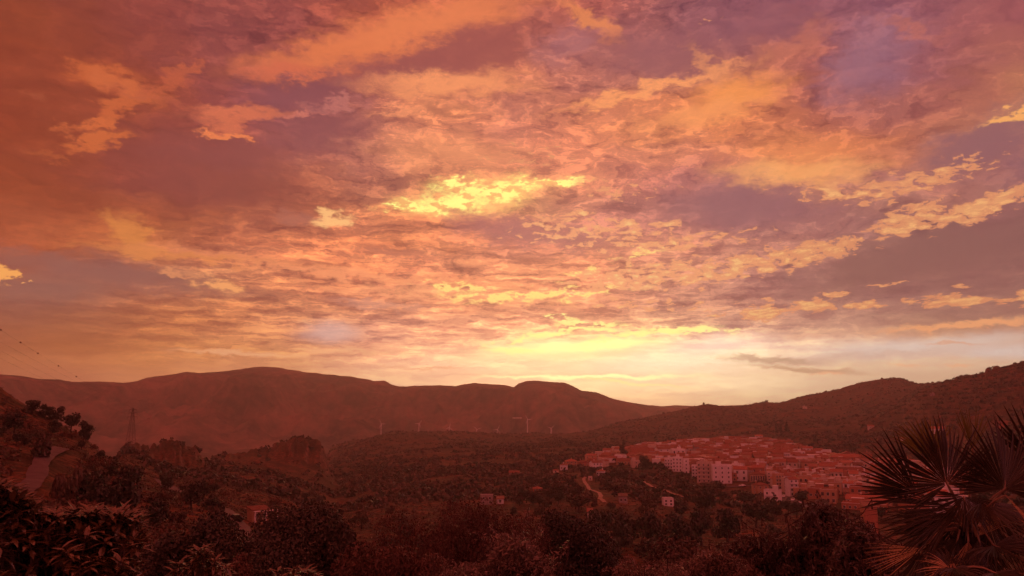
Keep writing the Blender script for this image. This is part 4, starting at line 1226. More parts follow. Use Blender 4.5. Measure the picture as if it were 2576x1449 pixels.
def crown_np(n, shape, leaf, seed, lumps=7, flat=0.0, hollow=0.35):
    """leaf-sized quads gathered in lumps through an uneven crown; returns verts, faces. unit crown: radius about 1, foot at z = 0"""
    r = np.random.default_rng(seed)
    cx = r.normal(0, .42, (lumps, 3)); 
    if shape == 'round': cen = cx * (1, 1, .8) + (0, 0, 1.0); rad = r.uniform(.38, .66, lumps)
    elif shape == 'tall': cen = cx * (.25, .25, 0) + np.stack([0 * cx[:, 0], 0 * cx[:, 0], np.linspace(.25, 3.0, lumps)], 1); rad = np.linspace(.42, .12, lumps)
    elif shape == 'spread': cen = cx * (1.25, 1.25, .4) + (0, 0, .85); rad = r.uniform(.3, .6, lumps)
    elif shape == 'cone': cen = cx * (.3, .3, 0) + np.stack([0 * cx[:, 0], 0 * cx[:, 0], np.linspace(.3, 2.9, lumps)], 1); rad = np.linspace(.95, .12, lumps)
    else: cen = cx * (1.2, 1.2, .5) + (0, 0, .5); rad = r.uniform(.3, .55, lumps)
    k = r.choice(lumps, n, p=rad ** 2 / (rad ** 2).sum())
    dv = r.normal(0, 1, (n, 3)); dv /= np.linalg.norm(dv, axis=1)[:, None]
    rr_ = rad[k] * (hollow + (1 - hollow) * r.uniform(0, 1, n) ** .5)
    zs = 0.45 if shape in ('cone',) else 0.85
    p = cen[k] + dv * rr_[:, None] * (1, 1, zs)
    p[:, 2] = np.maximum(p[:, 2], 0.03)
    return leaf_quads(p, leaf, r, dv)

def leaf_quads(p, leaf, r, dv=None, long=1.6):
    n = len(p)
    nr = r.normal(0, 1, (n, 3))
    if dv is not None: nr = nr * .8 + dv * .9
    nr /= np.linalg.norm(nr, axis=1)[:, None]
    t = np.cross(nr, r.normal(0, 1, (n, 3))); t /= np.linalg.norm(t, axis=1)[:, None]
    b = np.cross(nr, t)
    s = leaf * r.uniform(.6, 1.35, n)[:, None]
    v = np.stack([p - t * s * long * .5, p + b * s * .5 - t * s * .1, p + t * s * long * .5, p - b * s * .5 - t * s * .1], 1).reshape(-1, 3)
    f = np.arange(n * 4).reshape(n, 4)
    return v, f

HT = {'round': 1.7, 'spread': 1.15, 'bush': 1.0, 'tall': 6.5, 'cone': 3.2}
def crown_mesh(name, n, shape, leaf, seed, material, **kw):
    v, f = crown_np(n, shape, leaf, seed, **kw)
    v = v / np.percentile(np.hypot(v[:, 0], v[:, 1]), 97)
    v[:, 2] *= HT[shape] / np.percentile(v[:, 2], 99)
    return mesh_np(name, v, f, material)

def trunk_mesh(seed, h=1.0, r0=.09, limbs=4):
    r = random.Random(seed); m = MB()
    top = Vector((r.uniform(-.08, .08), r.uniform(-.08, .08), h))
    m.tube([(0, 0, -.3), (0, 0, 0), tuple(top * .5 + Vector((r.uniform(-.04, .04), 0, 0))), tuple(top)], [r0 * 1.3, r0, r0 * .75, r0 * .45], 7)
    for k in range(limbs):
        a = 2 * math.pi * k / limbs + r.uniform(-.4, .4); l = r.uniform(.45, .7)
        s = top * r.uniform(.45, .8)
        e = s + Vector((math.cos(a) * l, math.sin(a) * l, l * .9))
        m.tube([tuple(s), tuple(s.lerp(e, .5) + Vector((0, 0, -.03))), tuple(e)], [r0 * .5, r0 * .32, r0 * .1], 5)
    return m.mesh("trunk", M_BARK)

TRUNKS = [trunk_mesh(k) for k in range(4)]
VAR = {
 'round': [crown_mesh("crown", 900, 'round', .17, 100 + k, M_DARK, lumps=8 + k) for k in range(5)],
 'spread': [crown_mesh("crown", 800, 'spread', .17, 120 + k, M_SCRUB, lumps=9) for k in range(4)],
 'bush': [crown_mesh("crown", 600, 'bush', .17, 140 + k, M_SCRUB, lumps=8) for k in range(4)],
 'rust': [crown_mesh("crown", 600, 'bush', .15, 160 + k, M_RUST, lumps=8) for k in range(3)],
 'tall': [crown_mesh("crown", 700, 'tall', .16, 180 + k, M_DARK, lumps=9) for k in range(3)],
 'cone': [crown_mesh("crown", 1100, 'cone', .17, 190 + k, M_DARK, lumps=8) for k in range(2)],
}
def tree(kind, name, p, rad, label, cat, group=None, hs=1.0, parts=True, sink=0.0):
    me = VAR[kind][rng.integers(len(VAR[kind]))]
    root = empty(name, (p[0], p[1], p[2] - sink), rng.uniform(0, 6.28))
    tag(root, label, cat, group)
    lift = {'round': .25, 'spread': .35, 'bush': 0, 'rust': 0, 'tall': .05, 'cone': .1}[kind] * rad
    c = link("crown", me, root); c.location = (0, 0, lift); c.scale = (rad, rad, rad * hs)
    t = link("trunk", TRUNKS[int(rng.integers(4))], root); t.scale = (rad, rad, rad * (.9 if kind not in ('bush', 'rust') else .45) * min(hs, 1.2))
    return root

def ptree(kind, name, px0, px1, ytop, ybase, label, cat='tree', group=None, d=None):
    """tree given by its outline in the photograph, stood on the terrain"""
    pxc = (px0 + px1) / 2
    p = on(pxc, d) if d else hit(pxc, ybase, 60)
    dd = math.hypot(p.x, p.y)
    rad = (px1 - px0) / 2 / FPX * dd
    h = {'round': 1.95, 'spread': 1.5, 'bush': 1.0, 'rust': 1.0, 'tall': 6.55, 'cone': 3.3}[kind]
    ztop = ray(pxc, ytop)[1] * dd
    hh = max(ztop - p.z, rad * .6)
    k = 1.0
    return tree(kind, name, p, rad / k, label, cat, group, hs=hh / (h * rad / k) * 1.0)

# trees one can pick out, by their outlines
ptree('cone', "conifer_tree", 1556, 1580, 1108, 1158, "tall dark conifer standing above the town tip beside the brick hall")
ptree('cone', "conifer_tree", 1679, 1693, 1110, 1131, "small pointed conifer on the back edge of town")
ptree('round', "round_tree", 1606, 1633, 1146, 1181, "big round dark tree in front of the white houses")
ptree('round', "round_tree", 1480, 1503, 1175, 1197, "round dark tree beside the white cottage above the winding path")
ptree('tall', "poplar_tree", 1536, 1546, 1179, 1204, "pale slim poplar, first of the row under the town tip", group="poplars under the town tip")
ptree('tall', "poplar_tree", 1547, 1557, 1181, 1205, "pale slim poplar in the middle of the row under the town tip", group="poplars under the town tip")
ptree('round', "round_tree", 1556, 1586, 1181, 1208, "wide dark tree at the right end of the poplar row")
ptree('tall', "cypress_tree", 1949, 1957, 1063, 1085, "leftmost of the dark cypresses on the slope behind town", group="cypresses behind town")
ptree('tall', "cypress_tree", 1960, 1968, 1061, 1085, "middle one of the dark cypresses on the slope behind town", group="cypresses behind town")
ptree('tall', "cypress_tree", 1974, 1986, 1060, 1086, "thickest, rightmost of the dark cypresses on the slope behind town", group="cypresses behind town")
ptree('round', "street_tree", 2001, 2036, 1235, 1272, "round dark street tree at the foot of the sloping street")
ptree('cone', "conifer_tree", 1934, 1966, 1246, 1296, "broad dark conifer in front of the white flat house at the near town edge")
ptree('round', "round_tree", 1962, 2003, 1260, 1294, "low dark tree beside the broad conifer at the near town edge")
ptree('round', "round_tree", 2174, 2205, 1270, 1292, "dark tree behind the tall plain brick house")
ptree('round', "round_tree", 2208, 2230, 1274, 1310, "slim dark tree between the brick house and the palm")
ptree('round', "round_tree", 1984, 2006, 1118, 1132, "dark tree between roofs behind the orange brick block")
ptree('round', "round_tree", 1903, 1922, 1139, 1157, "dark garden tree among the far roofs under the church tower")
ptree('bush', "garden_tree", 1890, 1912, 1208, 1219, "dark clipped garden tree before the tan building with tall windows")
ptree('bush', "garden_tree", 1913, 1935, 1208, 1222, "second dark garden tree beside the tan building, nearer the street")
# the hill on the left
HILL = "trees along the hill crest beside the road"
for i, (a, b, c, e, l) in enumerate(((62, 100, 1008, 1042, "highest dark tree on the crest of the hill above the road"), (96, 126, 1018, 1052, "dark tree second down the hill crest above the road"),
        (126, 160, 1023, 1060, "round tree halfway down the hill crest above the road"), (158, 197, 1040, 1082, "widest dark tree low on the hill crest above the road"), (193, 228, 1060, 1102, "last dark tree at the foot of the hill crest"))):
    ptree('round', "hill_tree", a, b, c, e, l, group=HILL)
ptree('bush', "hill_bush", 66, 132, 1090, 1152, "large dark bush directly above the road bend", 'bush')
ptree('round', "hill_bush", 10, 60, 1040, 1090, "dark bush high on the bare hillside at the frame edge", 'bush')
ptree('bush', "roadside_bush", 111, 190, 1180, 1258, "big square-sided dark bush beside the road", 'bush')
ptree('bush', "roadside_bush", 180, 238, 1190, 1250, "dark bush next to the big square-sided roadside bush", 'bush')
ptree('round', "scrub_tree", 215, 262, 1185, 1236, "dark scrub tree between the roadside bushes and the crag", 'tree')
ptree('round', "scrub_tree", 300, 358, 1180, 1234, "dark round scrub tree in front of the small crag", 'tree')
ptree('round', "scrub_tree", 396, 432, 1190, 1234, "upright dark tree beside the pale bend of road", 'tree')
ptree('round', "scrub_tree", 446, 515, 1214, 1282, "very dark round tree hanging over the pale bend of road", 'tree')
ptree('bush', "scrub_bush", 510, 568, 1248, 1286, "dark low bush beside the very dark round tree", 'bush')
ptree('round', "scrub_tree", 588, 612, 1296, 1322, "dark tree crowding the roof of the roadside house", 'tree')
# dark wood below the town
WOOD = [(1345, 1462, 1300, 1405), (1478, 1560, 1286, 1362), (1540, 1606, 1292, 1372), (1600, 1676, 1290, 1384), (1660, 1742, 1296, 1392), (1730, 1800, 1286, 1372), (1795, 1866, 1282, 1362), (1870, 1935, 1262, 1330), (1690, 1740, 1262, 1306), (1748, 1800, 1240, 1292),
        (1850, 1900, 1240, 1270), (1420, 1490, 1246, 1290), (1600, 1650, 1252, 1290), (1525, 1566, 1216, 1250), (1380, 1430, 1216, 1258), (1440, 1475, 1218, 1256), (1580, 1620, 1222, 1252), (1640, 1668, 1236, 1270), (1700, 1742, 1214, 1244), (1760, 1830, 1216, 1250)]
WL = ["largest, darkest tree of the valley wood, straight below the winding path", "dark tree of the wood below the brown shed", "dark tree at the heart of the wood, under the lone farmhouse", "broad dark tree in the wood straight below the farmhouse",
      "biggest dark tree at the right of the farmhouse wood", "dark tree in the wood below the tall white block", "dark tree in the wood below the orange shed", "dark tree reaching up to the white flat house at the town edge", "small dark tree touching the right wall of the lone farmhouse",
      "dark tree in the gardens between farmhouse and tall white block", "dark tree above the orange shed", "olive tree to the left of the path fork", "olive tree between the brown shed and the lone farmhouse", "olive tree just above the brown shed",
      "olive tree on the terrace left of the winding path", "olive tree inside the bend of the winding path", "olive tree in the gardens below the round dark tree", "small tree left of the lone farmhouse", "low tree below the slim white tower house", "wide low tree at the foot of the tall white block"]
for i, (q, l) in enumerate(zip(WOOD, WL)):
    ptree('round' if i < 11 else 'spread', "wood_tree", *q, l)

# scattered trees, each its own object
KEYQ = [(k, proj((k[0], k[1], gxy(k[0], k[1])))) for k in KEY if k[2] > 0]
placed = []
_rd0 = np.array(ROADS)
def free(x, y, r):
    if ((_rd0[:, 0] - x) ** 2 + (_rd0[:, 1] - y) ** 2 < (_rd0[:, 2] + r * .7) ** 2).any(): return False
    for k in KEY:
        if (x - k[0]) ** 2 + (y - k[1]) ** 2 < (max(k[2], 7) + r * .6) ** 2: return False
    return True
def region_trees(n, poly, kinds, rmin, rmax, label, name, cat, group, dmin=0, dmax=1e9):
    xs = [p[0] for p in poly]; ys = [p[1] for p in poly]; k = 0; tries = 0
    while k < n and tries < n * 40:
        tries += 1
        px, py = random.uniform(min(xs), max(xs)), random.uniform(min(ys), max(ys))
        if not inside(px, py, poly): continue
        p = hit(px, py, 60)
        if p is None: continue
        d = math.hypot(p.x, p.y)
        if not (dmin < d < dmax): continue
        rad = random.uniform(rmin, rmax)
        if not free(p.x, p.y, rad): continue
        if any((p.x - q[0]) ** 2 + (p.y - q[1]) ** 2 < (0.9 * (rad + q[2]) * .6) ** 2 for q in placed): continue
        hp_, rp = rad * 2.0 / d * FPX, rad / d * FPX
        if any(k[2] > 0 and kq[1] < py + 2 and abs(kq[0] - px) < k[2] * .7 / math.hypot(k[0], k[1]) * FPX + rp and py - hp_ < kq[1] - 3 and kq[1] > 1175 for k, kq in KEYQ): continue
        placed.append((p.x, p.y, rad))
        tree(random.choice(kinds), name, p, rad, label, cat, group, hs=random.uniform(.8, 1.15))
        k += 1
region_trees(60, [(880, 1290), (1330, 1270), (1480, 1300), (1500, 1449), (860, 1449)], ['bush', 'spread', 'rust', 'round'], 2.0, 3.8, "scrubby tree on the valley floor in front of the ruin", "valley_tree", 'tree', "scrubby trees on the valley floor")
region_trees(45, [(1300, 1210), (1470, 1205), (1660, 1225), (1800, 1232), (1800, 1290), (1500, 1300), (1280, 1280)], ['spread', 'bush', 'round'], 2.0, 3.6, "small olive tree on the garden terraces below the town", "olive_tree", 'tree', "olive trees on the terraces below the town")
region_trees(40, [(1500, 1310), (1900, 1290), (2180, 1310), (2180, 1449), (1480, 1449)], ['round', 'spread', 'bush'], 2.2, 4.2, "dark tree in the wood between the town and the olive crowns", "wood_tree", 'tree', "dark trees of the wood below the town")
region_trees(36, [(230, 1160), (420, 1215), (640, 1235), (820, 1240), (900, 1300), (640, 1300), (400, 1330), (200, 1300)], ['bush', 'rust', 'round'], 1.6, 3.2, "dark shrub on the slope below the two crags", "slope_shrub", 'shrub', "shrubs on the slope below the crags")
region_trees(26, [(0, 1010), (120, 1060), (260, 1110), (300, 1180), (150, 1180), (0, 1180)], ['bush', 'rust', 'round'], .9, 2.2, "low shrub on the bare hillside above the road", "hill_shrub", 'shrub', "shrubs on the hillside above the road")
region_trees(26, [(1500, 1160), (1640, 1140), (1900, 1150), (2150, 1190), (2200, 1280), (1900, 1230), (1700, 1190)], ['round', 'spread'], 2.0, 3.6, "dark garden tree between the packed houses", "garden_tree", 'tree', "garden trees between the town houses")

# small trees standing on the ridge line beyond the town
for px in (1652, 1664, 1676, 1742, 1756, 1772, 1786, 1801, 1815, 1826, 1838, 1850, 1862, 1878, 1908, 1922, 1936, 1958, 1974, 2406, 2424, 2440, 2498, 2515, 2534, 2556):
    dd = float(np.interp(px, [1560, 1700, 1780, 1880, 1960, 2300, 2400, 2480, 2576], [2200, 2300, 2350, 2400, 2500, 2500, 1500, 1450, 1400]))
    rad = random.uniform(3.0, 7.5) * (dd / 2350)
    tree(random.choice(('bush', 'round')), "ridge_tree", on(px + random.uniform(-7, 7), dd - 4), rad, "small round tree on the skyline of the ridge beyond town" if px < 2300 else "small dark tree on the skyline of the hill above the palm", 'tree', "skyline trees of the ridge" if px < 2300 else "skyline trees above the palm", hs=random.uniform(.7, 1.0), sink=rad * .6)

# ---------------------------------------------------------------- far woods and undergrowth, as masses
def mass(name, n, px_range, d_range, rad, quads, leaf, material, label, keep=None, power=1.0, zs=.9):
    pts = []
    r = np.random.default_rng(hash(name) % 1000 if False else len(name) * 7 + n)
    while len(pts) < n:
        px = r.uniform(*px_range, 4000)
        u = r.uniform(0, 1, 4000) ** power
        d = np.exp(np.log(d_range[0]) + u * (np.log(d_range[1]) - np.log(d_range[0])))
        a = np.array([ray(p, 1200)[0] for p in px])
        x = np.sin(np.radians(a)) * d; y = np.cos(np.radians(a)) * d
        dens = fbm(x / 55, y / 55, 3, 33)
        ok = dens > r.uniform(-.55, .35, 4000)
        z = ground(a, d)
        for i in np.nonzero(ok)[0]:
            if keep and not keep(px[i], d[i], x[i], y[i], z[i]): continue
            pts.append((x[i], y[i], z[i]))
            if len(pts) >= n: break
    P = np.array(pts)
    R_ = r.uniform(*rad, n) 
    k = np.repeat(np.arange(n), quads)
    dv = r.normal(0, 1, (n * quads, 3)); dv /= np.linalg.norm(dv, axis=1)[:, None]
    dv[:, 2] = np.abs(dv[:, 2])
    p = P[k] + dv * (R_[k] * (0.45 + .55 * r.uniform(0, 1, len(k))))[:, None] * (1, 1, zs)
    v, f = leaf_quads(p, 1.0, r, dv)
    s = (leaf * R_[k])
    v = (v.reshape(-1, 4, 3) - p[:, None]) * s[:, None, None] + p[:, None]
    return tag(link(name, mesh_np(name, v.reshape(-1, 3), f, material)), label, "vegetation", kind='stuff')

_kx = np.array([(k[0], k[1], max(k[2], 6.5)) for k in KEY])
_rd = np.array(ROADS)
def keep_town(px, d, x, y, z):
    if (560 < px < 850 and 690 < d < 1000) or (330 < px < 520 and 540 < d < 760):
        return vnoise(x / 14, y / 14, 5) > .3
    if 380 < d < 1350:
        q = proj((x, y, z))
        if inside(q[0], q[1], TOWN): return False
        if ((_kx[:, 0] - x) ** 2 + (_kx[:, 1] - y) ** 2 < (_kx[:, 2] + 2) ** 2).any(): return False
    if d < 620 and ((_rd[:, 0] - x) ** 2 + (_rd[:, 1] - y) ** 2 < _rd[:, 2] ** 2).any(): return False
    return True
mass("far_woods", 15000, (-60, 2640), (430, 2600), (1.4, 3.6), 16, .62, M_SCRUB, "scrub and far trees covering the valley slopes", keep_town, power=.75)
mass("far_dark_woods", 5200, (-60, 2640), (430, 2600), (2.0, 4.2), 16, .6, M_DARK, "dark far-off trees dotted over the valley slopes and hillsides", keep_town, power=.75)
mass("undergrowth", 9000, (-80, 2640), (22, 450), (.35, 1.1), 22, .38, M_SCRUB, "low undergrowth covering the near slopes", keep_town, power=.55)
mass("dry_undergrowth", 5200, (-80, 2640), (22, 420), (.3, .9), 18, .38, M_RUST, "rusty dry undergrowth between the shrubs of the near slopes", keep_town, power=.55)

# ================================================================ turbines, pylon, wires, cars
M_TURB, _, _b = mat("turbine_white", 0.5, 0.4); _b.inputs['Base Color'].default_value = (0.75, 0.73, 0.72, 1)
M_STEEL, _, _b = mat("galvanised_steel", 0.6, 0.4); _b.inputs['Base Color'].default_value = (0.10, 0.07, 0.065, 1)
M_WIRE, _, _b = mat("cable", 0.6, 0.3); _b.inputs['Base Color'].default_value = (0.03, 0.02, 0.02, 1)
M_BALL, _, _b = mat("marker_ball_orange", 0.5, 0.4); _b.inputs['Base Color'].default_value = (0.18, 0.05, 0.03, 1)

TURB = [(959, 1067, 90, "tall turbine mast with still blades left of the others, over the mid ridge"), (1054, 1067, 35, "white wind turbine with three clear blades above the mid ridge"),
        (1130, 1076, 10, "small wind turbine third along the row above the mid ridge"), (1199, 1081, 70, "small wind turbine at the middle of the row above the mid ridge"),
        (1251, 1081, 25, "wind turbine with wide blades fifth along the row"), (1327, 1056, 85, "tall turbine mast sixth along the row, beyond the ridge dip"), (1386, 1078, 50, "wind turbine last along the row beside the right slope")]
def lathe(m, prof, n=10, mi=0):
    b = len(m.v)
    for r_, z in prof:
        for k in range(n): m.v.append((r_ * math.cos(2 * math.pi * k / n), r_ * math.sin(2 * math.pi * k / n), z))
    for i in range(len(prof) - 1):
        for k in range(n):
            m.f.append([b + i * n + k, b + i * n + (k + 1) % n, b + (i + 1) * n + (k + 1) % n, b + (i + 1) * n + k]); m.m.append(mi)
for px, ph, rot, lab in TURB:
    d = 3420.0
    hub = at(px, ph, d)
    j = int(np.argmin(np.abs(maz - ray(px, ph)[0])))
    zb = float(np.interp(d, mds, MZ[j]))
    root = empty("wind_turbine", (hub.x, hub.y, zb - 1), -R(ray(px, ph)[0]) + R(20))
    tag(root, lab, "wind turbine", "wind turbines in the valley")
    H = hub.z - zb + 1
    m = MB(); lathe(m, [(2.3, 0), (2.0, H * .5), (1.4, H)]); m.build("tower", M_TURB, root)
    m = MB(); m.box(-1.6, 1.6, -3.0, 5.0, H - .5, H + 2.8); m.tube([(0, -3.0, H + 1.2), (0, -4.4, H + 1.2)], [1.3, .5], 8); m.build("nacelle", M_TURB, root)
    for k in range(3):
        a = R(rot + 120 * k); L_ = 21.0
        u = Vector((math.sin(a), 0, math.cos(a))); w = Vector((math.cos(a), 0, -math.sin(a)))
        c0 = Vector((0, -3.8, H + 1.2)); m = MB(); V = []
        for s, cw, th in ((.03, 1.4, 1.2), (.2, 2.6, .8), (.6, 1.8, .5), (1.0, .6, .2)):
            q = c0 + u * (L_ * s)
            for sw, sy_ in ((-.4, -1), (.6, -1), (.6, 1), (-.4, 1)): V.append(tuple(q + w * (cw * sw) + Vector((0, sy_ * th / 2, 0))))
        F = [(0, 3, 2, 1), (12, 13, 14, 15)]
        for i in range(3):
            for e in range(4): F.append((i * 4 + e, i * 4 + (e + 1) % 4, i * 4 + 4 + (e + 1) % 4, i * 4 + 4 + e))
        m.poly(V, F); m.build("blade", M_TURB, root)

# lattice pylon by the small crag
pb = on(322, 600); PD = 600.0
ptop = at(333, 1027, PD)
root = empty("pylon", pb, -R(ray(322, 1100)[0]) + R(25)); tag(root, "faint steel lattice pylon standing by the small crag", "pylon")
PH = ptop.z - pb.z
m = MB()
def pl(z): return 2.4 * (1 - z / PH) + .35
for sx_ in (-1, 1):
    for sy_ in (-1, 1):
        m.tube([(sx_ * pl(0), sy_ * pl(0), -2), (sx_ * pl(PH * .6), sy_ * pl(PH * .6), PH * .6), (sx_ * .3, sy_ * .3, PH)], .08, 4)
zz = [PH * k / 9 for k in range(10)]
for i in range(9):
    a, b_ = pl(zz[i]), pl(zz[i + 1])
    for (x0, y0), (x1, y1) in (((-1, -1), (1, -1)), ((1, -1), (1, 1)), ((1, 1), (-1, 1)), ((-1, 1), (-1, -1))):
        m.tube([(x0 * a, y0 * a, zz[i]), (x1 * b_, y1 * b_, zz[i + 1])], .06, 3); m.tube([(x1 * a, y1 * a, zz[i]), (x0 * b_, y0 * b_, zz[i + 1])], .06, 3)
m.build("lattice_tower", M_STEEL, root)
for f_, w_ in ((.78, 3.6), (.88, 3.0), (.97, 2.4)):
    m = MB(); m.tube([(-w_, 0, PH * f_), (0, 0, PH * f_ + .5), (w_, 0, PH * f_)], .1, 4); m.tube([(-w_, 0, PH * f_), (w_, 0, PH * f_)], .1, 4)
    for s in (-1, 1): m.tube([(s * w_, 0, PH * f_), (s * w_, 0, PH * f_ - 1.2)], .07, 4)
    m.build("crossarm", M_STEEL, root)

def wire(p0, p1, sag, lab, balls=(), r=.017):
    pts = []
    for k in range(41):
        t = k / 40; q = p0.lerp(p1, t); q.z -= sag * 4 * t * (1 - t); pts.append(q)
    m = MB(); m.tube([tuple(q) for q in pts], r, 4)
    o = m.build("power_line", M_WIRE); tag(o, lab, "power line", "power lines at the hill")
    for bx in balls:
        q = min(pts, key=lambda p: abs(proj(p)[0] - bx))
        bm = bmesh.new(); bmesh.ops.create_icosphere(bm, subdivisions=2, radius=.36)
        me = bpy.data.meshes.new("marker_ball"); bm.to_mesh(me); bm.free(); me.materials.append(M_BALL)
        c = link("marker_ball", me, o); c.location = q
wire(at(-190, 705, 330), at(333, 1027, PD), 1.5, "uppermost power line, strung with small marker balls", (7, 57, 102, 146, 190))
wire(at(-190, 756, 322), at(352, 1034, PD), 1.5, "power line next below the one with marker balls")
wire(at(-190, 782, 324), at(326, 1036, PD), 1.5, "third power line down in the bundle over the hill")
wire(at(-190, 806, 326), at(318, 1042, PD), 1.5, "lowest power line of the bundle over the hill")

# parked cars
M_CARW, _, _b = mat("car_paint_white", 0.25, 0.5); _b.inputs['Base Color'].default_value = (0.8, 0.79, 0.78, 1)
M_CARD, _, _b = mat("car_paint_dark", 0.25, 0.5); _b.inputs['Base Color'].default_value = (0.05, 0.05, 0.06, 1)
M_TYRE, _, _b = mat("tyre_rubber", 0.9, 0.2); _b.inputs['Base Color'].default_value = (0.02, 0.02, 0.02, 1)
def car_meshes(paint):
    m = MB()
    prof = [(-2.1, .35), (-2.15, .8), (-1.9, .95), (-1.0, 1.02), (-.45, 1.45), (.95, 1.48), (1.7, 1.0), (2.1, .92), (2.1, .35)]
    for i, s in enumerate((-.85, .85)): pass
    V = [(x, -.85 if z < 1.1 else -.68, z) for x, z in prof] + [(x, .85 if z < 1.1 else .68, z) for x, z in prof]
    n = len(prof)
    F = [tuple(range(n)), tuple(range(n, 2 * n))[::-1]] + [(i, (i + 1) % n, n + (i + 1) % n, n + i)[::-1] for i in range(n)]
    m.poly(V, F); body = m.mesh("body", paint)
    m = MB()
    for s in (-1, 1):
        m.poly([(-.85, s * .80, 1.06), (1.45, s * .80, 1.06), (.9, s * .71, 1.42), (-.42, s * .71, 1.40)], [(0, 1, 2, 3) if s < 0 else (3, 2, 1, 0)])
    m.poly([(-1.0, -.7, 1.05), (-1.0, .7, 1.05), (-.50, .62, 1.42), (-.50, -.62, 1.42)], [(3, 2, 1, 0)])
    m.poly([(1.69, -.7, 1.04), (1.69, .7, 1.04), (1.0, .62, 1.46), (1.0, -.62, 1.46)], [(0, 1, 2, 3)])
    win = m.mesh("window", M_WIN)
    m = MB(); m.tube([(0, -.1, 0), (0, .1, 0)], .32, 14); wh = m.mesh("wheel", M_TYRE)
    return body, win, wh
CARM = {'white': car_meshes(M_CARW), 'dark': car_meshes(M_CARD)}
def car(p, yaw, kind, label, group=None):
    root = empty("parked_car", (p.x, p.y, p.z + .45), yaw); tag(root, label, "car", group)
    body, win, wh = CARM[kind]
    link("body", body, root); link("window", win, root)
    for x in (-1.3, 1.35):
        for y in (-.78, .78):
            w = link("wheel", wh, root); w.location = (x, y, .32)
CG = "cars parked along the sloping street"
car(on(1969, 506), 1.2, 'white', "white car highest up the sloping street, by the narrow cream block", CG)
car(on(1980, 488), 1.2, 'dark', "dark car parked in the middle of the sloping street", CG)
car(on(1992, 478), 1.1, 'white', "white car halfway down the sloping street beside the white street block", CG)
car(on(2012, 462), 1.0, 'white', "white car parked lowest on the sloping street by the round street tree", CG)
car(on(1738, 583), .3, 'white', "white car parked below the narrow white block")
car(on(1750, 580), .3, 'dark', "dark car parked next to the white one below the narrow white block")
car(on(1866, 572), .2, 'white', "white car parked in front of the tan building")
car(hit(1574, 1361), .4, 'white', "white car standing alone in a clearing of the dark wood")
car(hit(1528, 1394), .9, 'white', "white car half hidden by bushes near the bottom of the wood")
car(on(600, 200), 2.3, 'dark', "dark car on the lower road beside the roadside house")

# roadside house with awning
hp = on(645, 226); a_ = math.atan2(hp.x, hp.y)
hr = house("roadside_house", hp + Vector((0, 3, 0)), 4.6, 4.0, 3.2, -a_ + .35, 'ochre', 'shed', "small house with a lit pale roof edge behind the big dark tree", "house", rows=1, cols=2, chimney=False)
m = MB(); m.box(-2.2, 4.4, -3.6, -2.4, 3.0, 3.12); m.build("awning", M_PALE, hr)
for x in (-2.0, 1.0, 4.2):
    m = MB(); m.tube([(x, -3.4, -3), (x, -3.4, 2.99)], .16, 8); m.build("post", M_PALE, hr)

# greenhouse on the far mountain foot
gj = int(np.argmin(np.abs(maz - ray(1301, 1046)[0]))); gt = ray(1301, 1046)[1]
gd = float(mds[np.nonzero(MZ[gj] >= gt * mds)[0][0]]) - 12
gp = at(1301, 1046, gd); zb = float(np.interp(gd, mds, MZ[gj])); 
m = MB(); V = []; n = 9
for xx in (-22, 22):
    for k in range(n):
        t = math.pi * k / (n - 1); V.append((xx, math.cos(t) * 7, math.sin(t) * 4))
m.poly(V, [(k, k + 1, n + k + 1, n + k) for k in range(n - 1)] + [tuple(range(n))[::-1], tuple(range(n, 2 * n))])
g = m.build("greenhouse", M_PALE); g.location = (gp.x, gp.y, zb + .3); tag(g, "long pale greenhouse low on the far mountain", "greenhouse")

# ================================================================ foreground plants
def shoots_plant(name, label, cat, base, stems, leaf_fn, leafmat, parts_name="foliage", trunk_r=.03):
    """woody stems given as world polylines; leaf_fn(stem) yields leaf quads"""
    root = empty(name, base); tag(root, label, cat)
    m = MB()
    for st_ in stems:
        n = len(st_); m.tube([tuple(p - base) for p in st_], [trunk_r * (1 - .8 * i / (n - 1)) for i in range(n)], 5)
    m.build("stem", M_BARK, root)
    V, F, k = [], [], 0
    for st_ in stems:
        for quad in leaf_fn(st_):
            V += [tuple(p - base) for p in quad[0]]; F += [[k + i for i in f] for f in quad[1]]; k += len(quad[0])
    me = bpy.data.meshes.new(parts_name); me.from_pydata(V, [], F); me.materials.append(leafmat); me.update()
    link(parts_name, me, root)
    return root

def blade(p, d, up, L, w, fold=.25, droop=.2):
    """a pointed leaf folded along its midrib"""
    d = d.normalized(); s = d.cross(up)
    if s.length < 1e-4: s = d.orthogonal()
    s.normalize(); u = s.cross(d)
    pts = []
    for t, ww in ((0, .05), (.3, .85), (.62, 1.0), (1.0, .03)):
        c = p + d * (L * t) + u * (-droop * L * t * t)
        pts += [c - s * (w * ww / 2) + u * (fold * w * ww / 2), c, c + s * (w * ww / 2) + u * (fold * w * ww / 2)]
    F = []
    for i in range(3):
        F += [(i * 3, i * 3 + 1, i * 3 + 4, i * 3 + 3), (i * 3 + 1, i * 3 + 2, i * 3 + 5, i * 3 + 4)]
    return pts, F

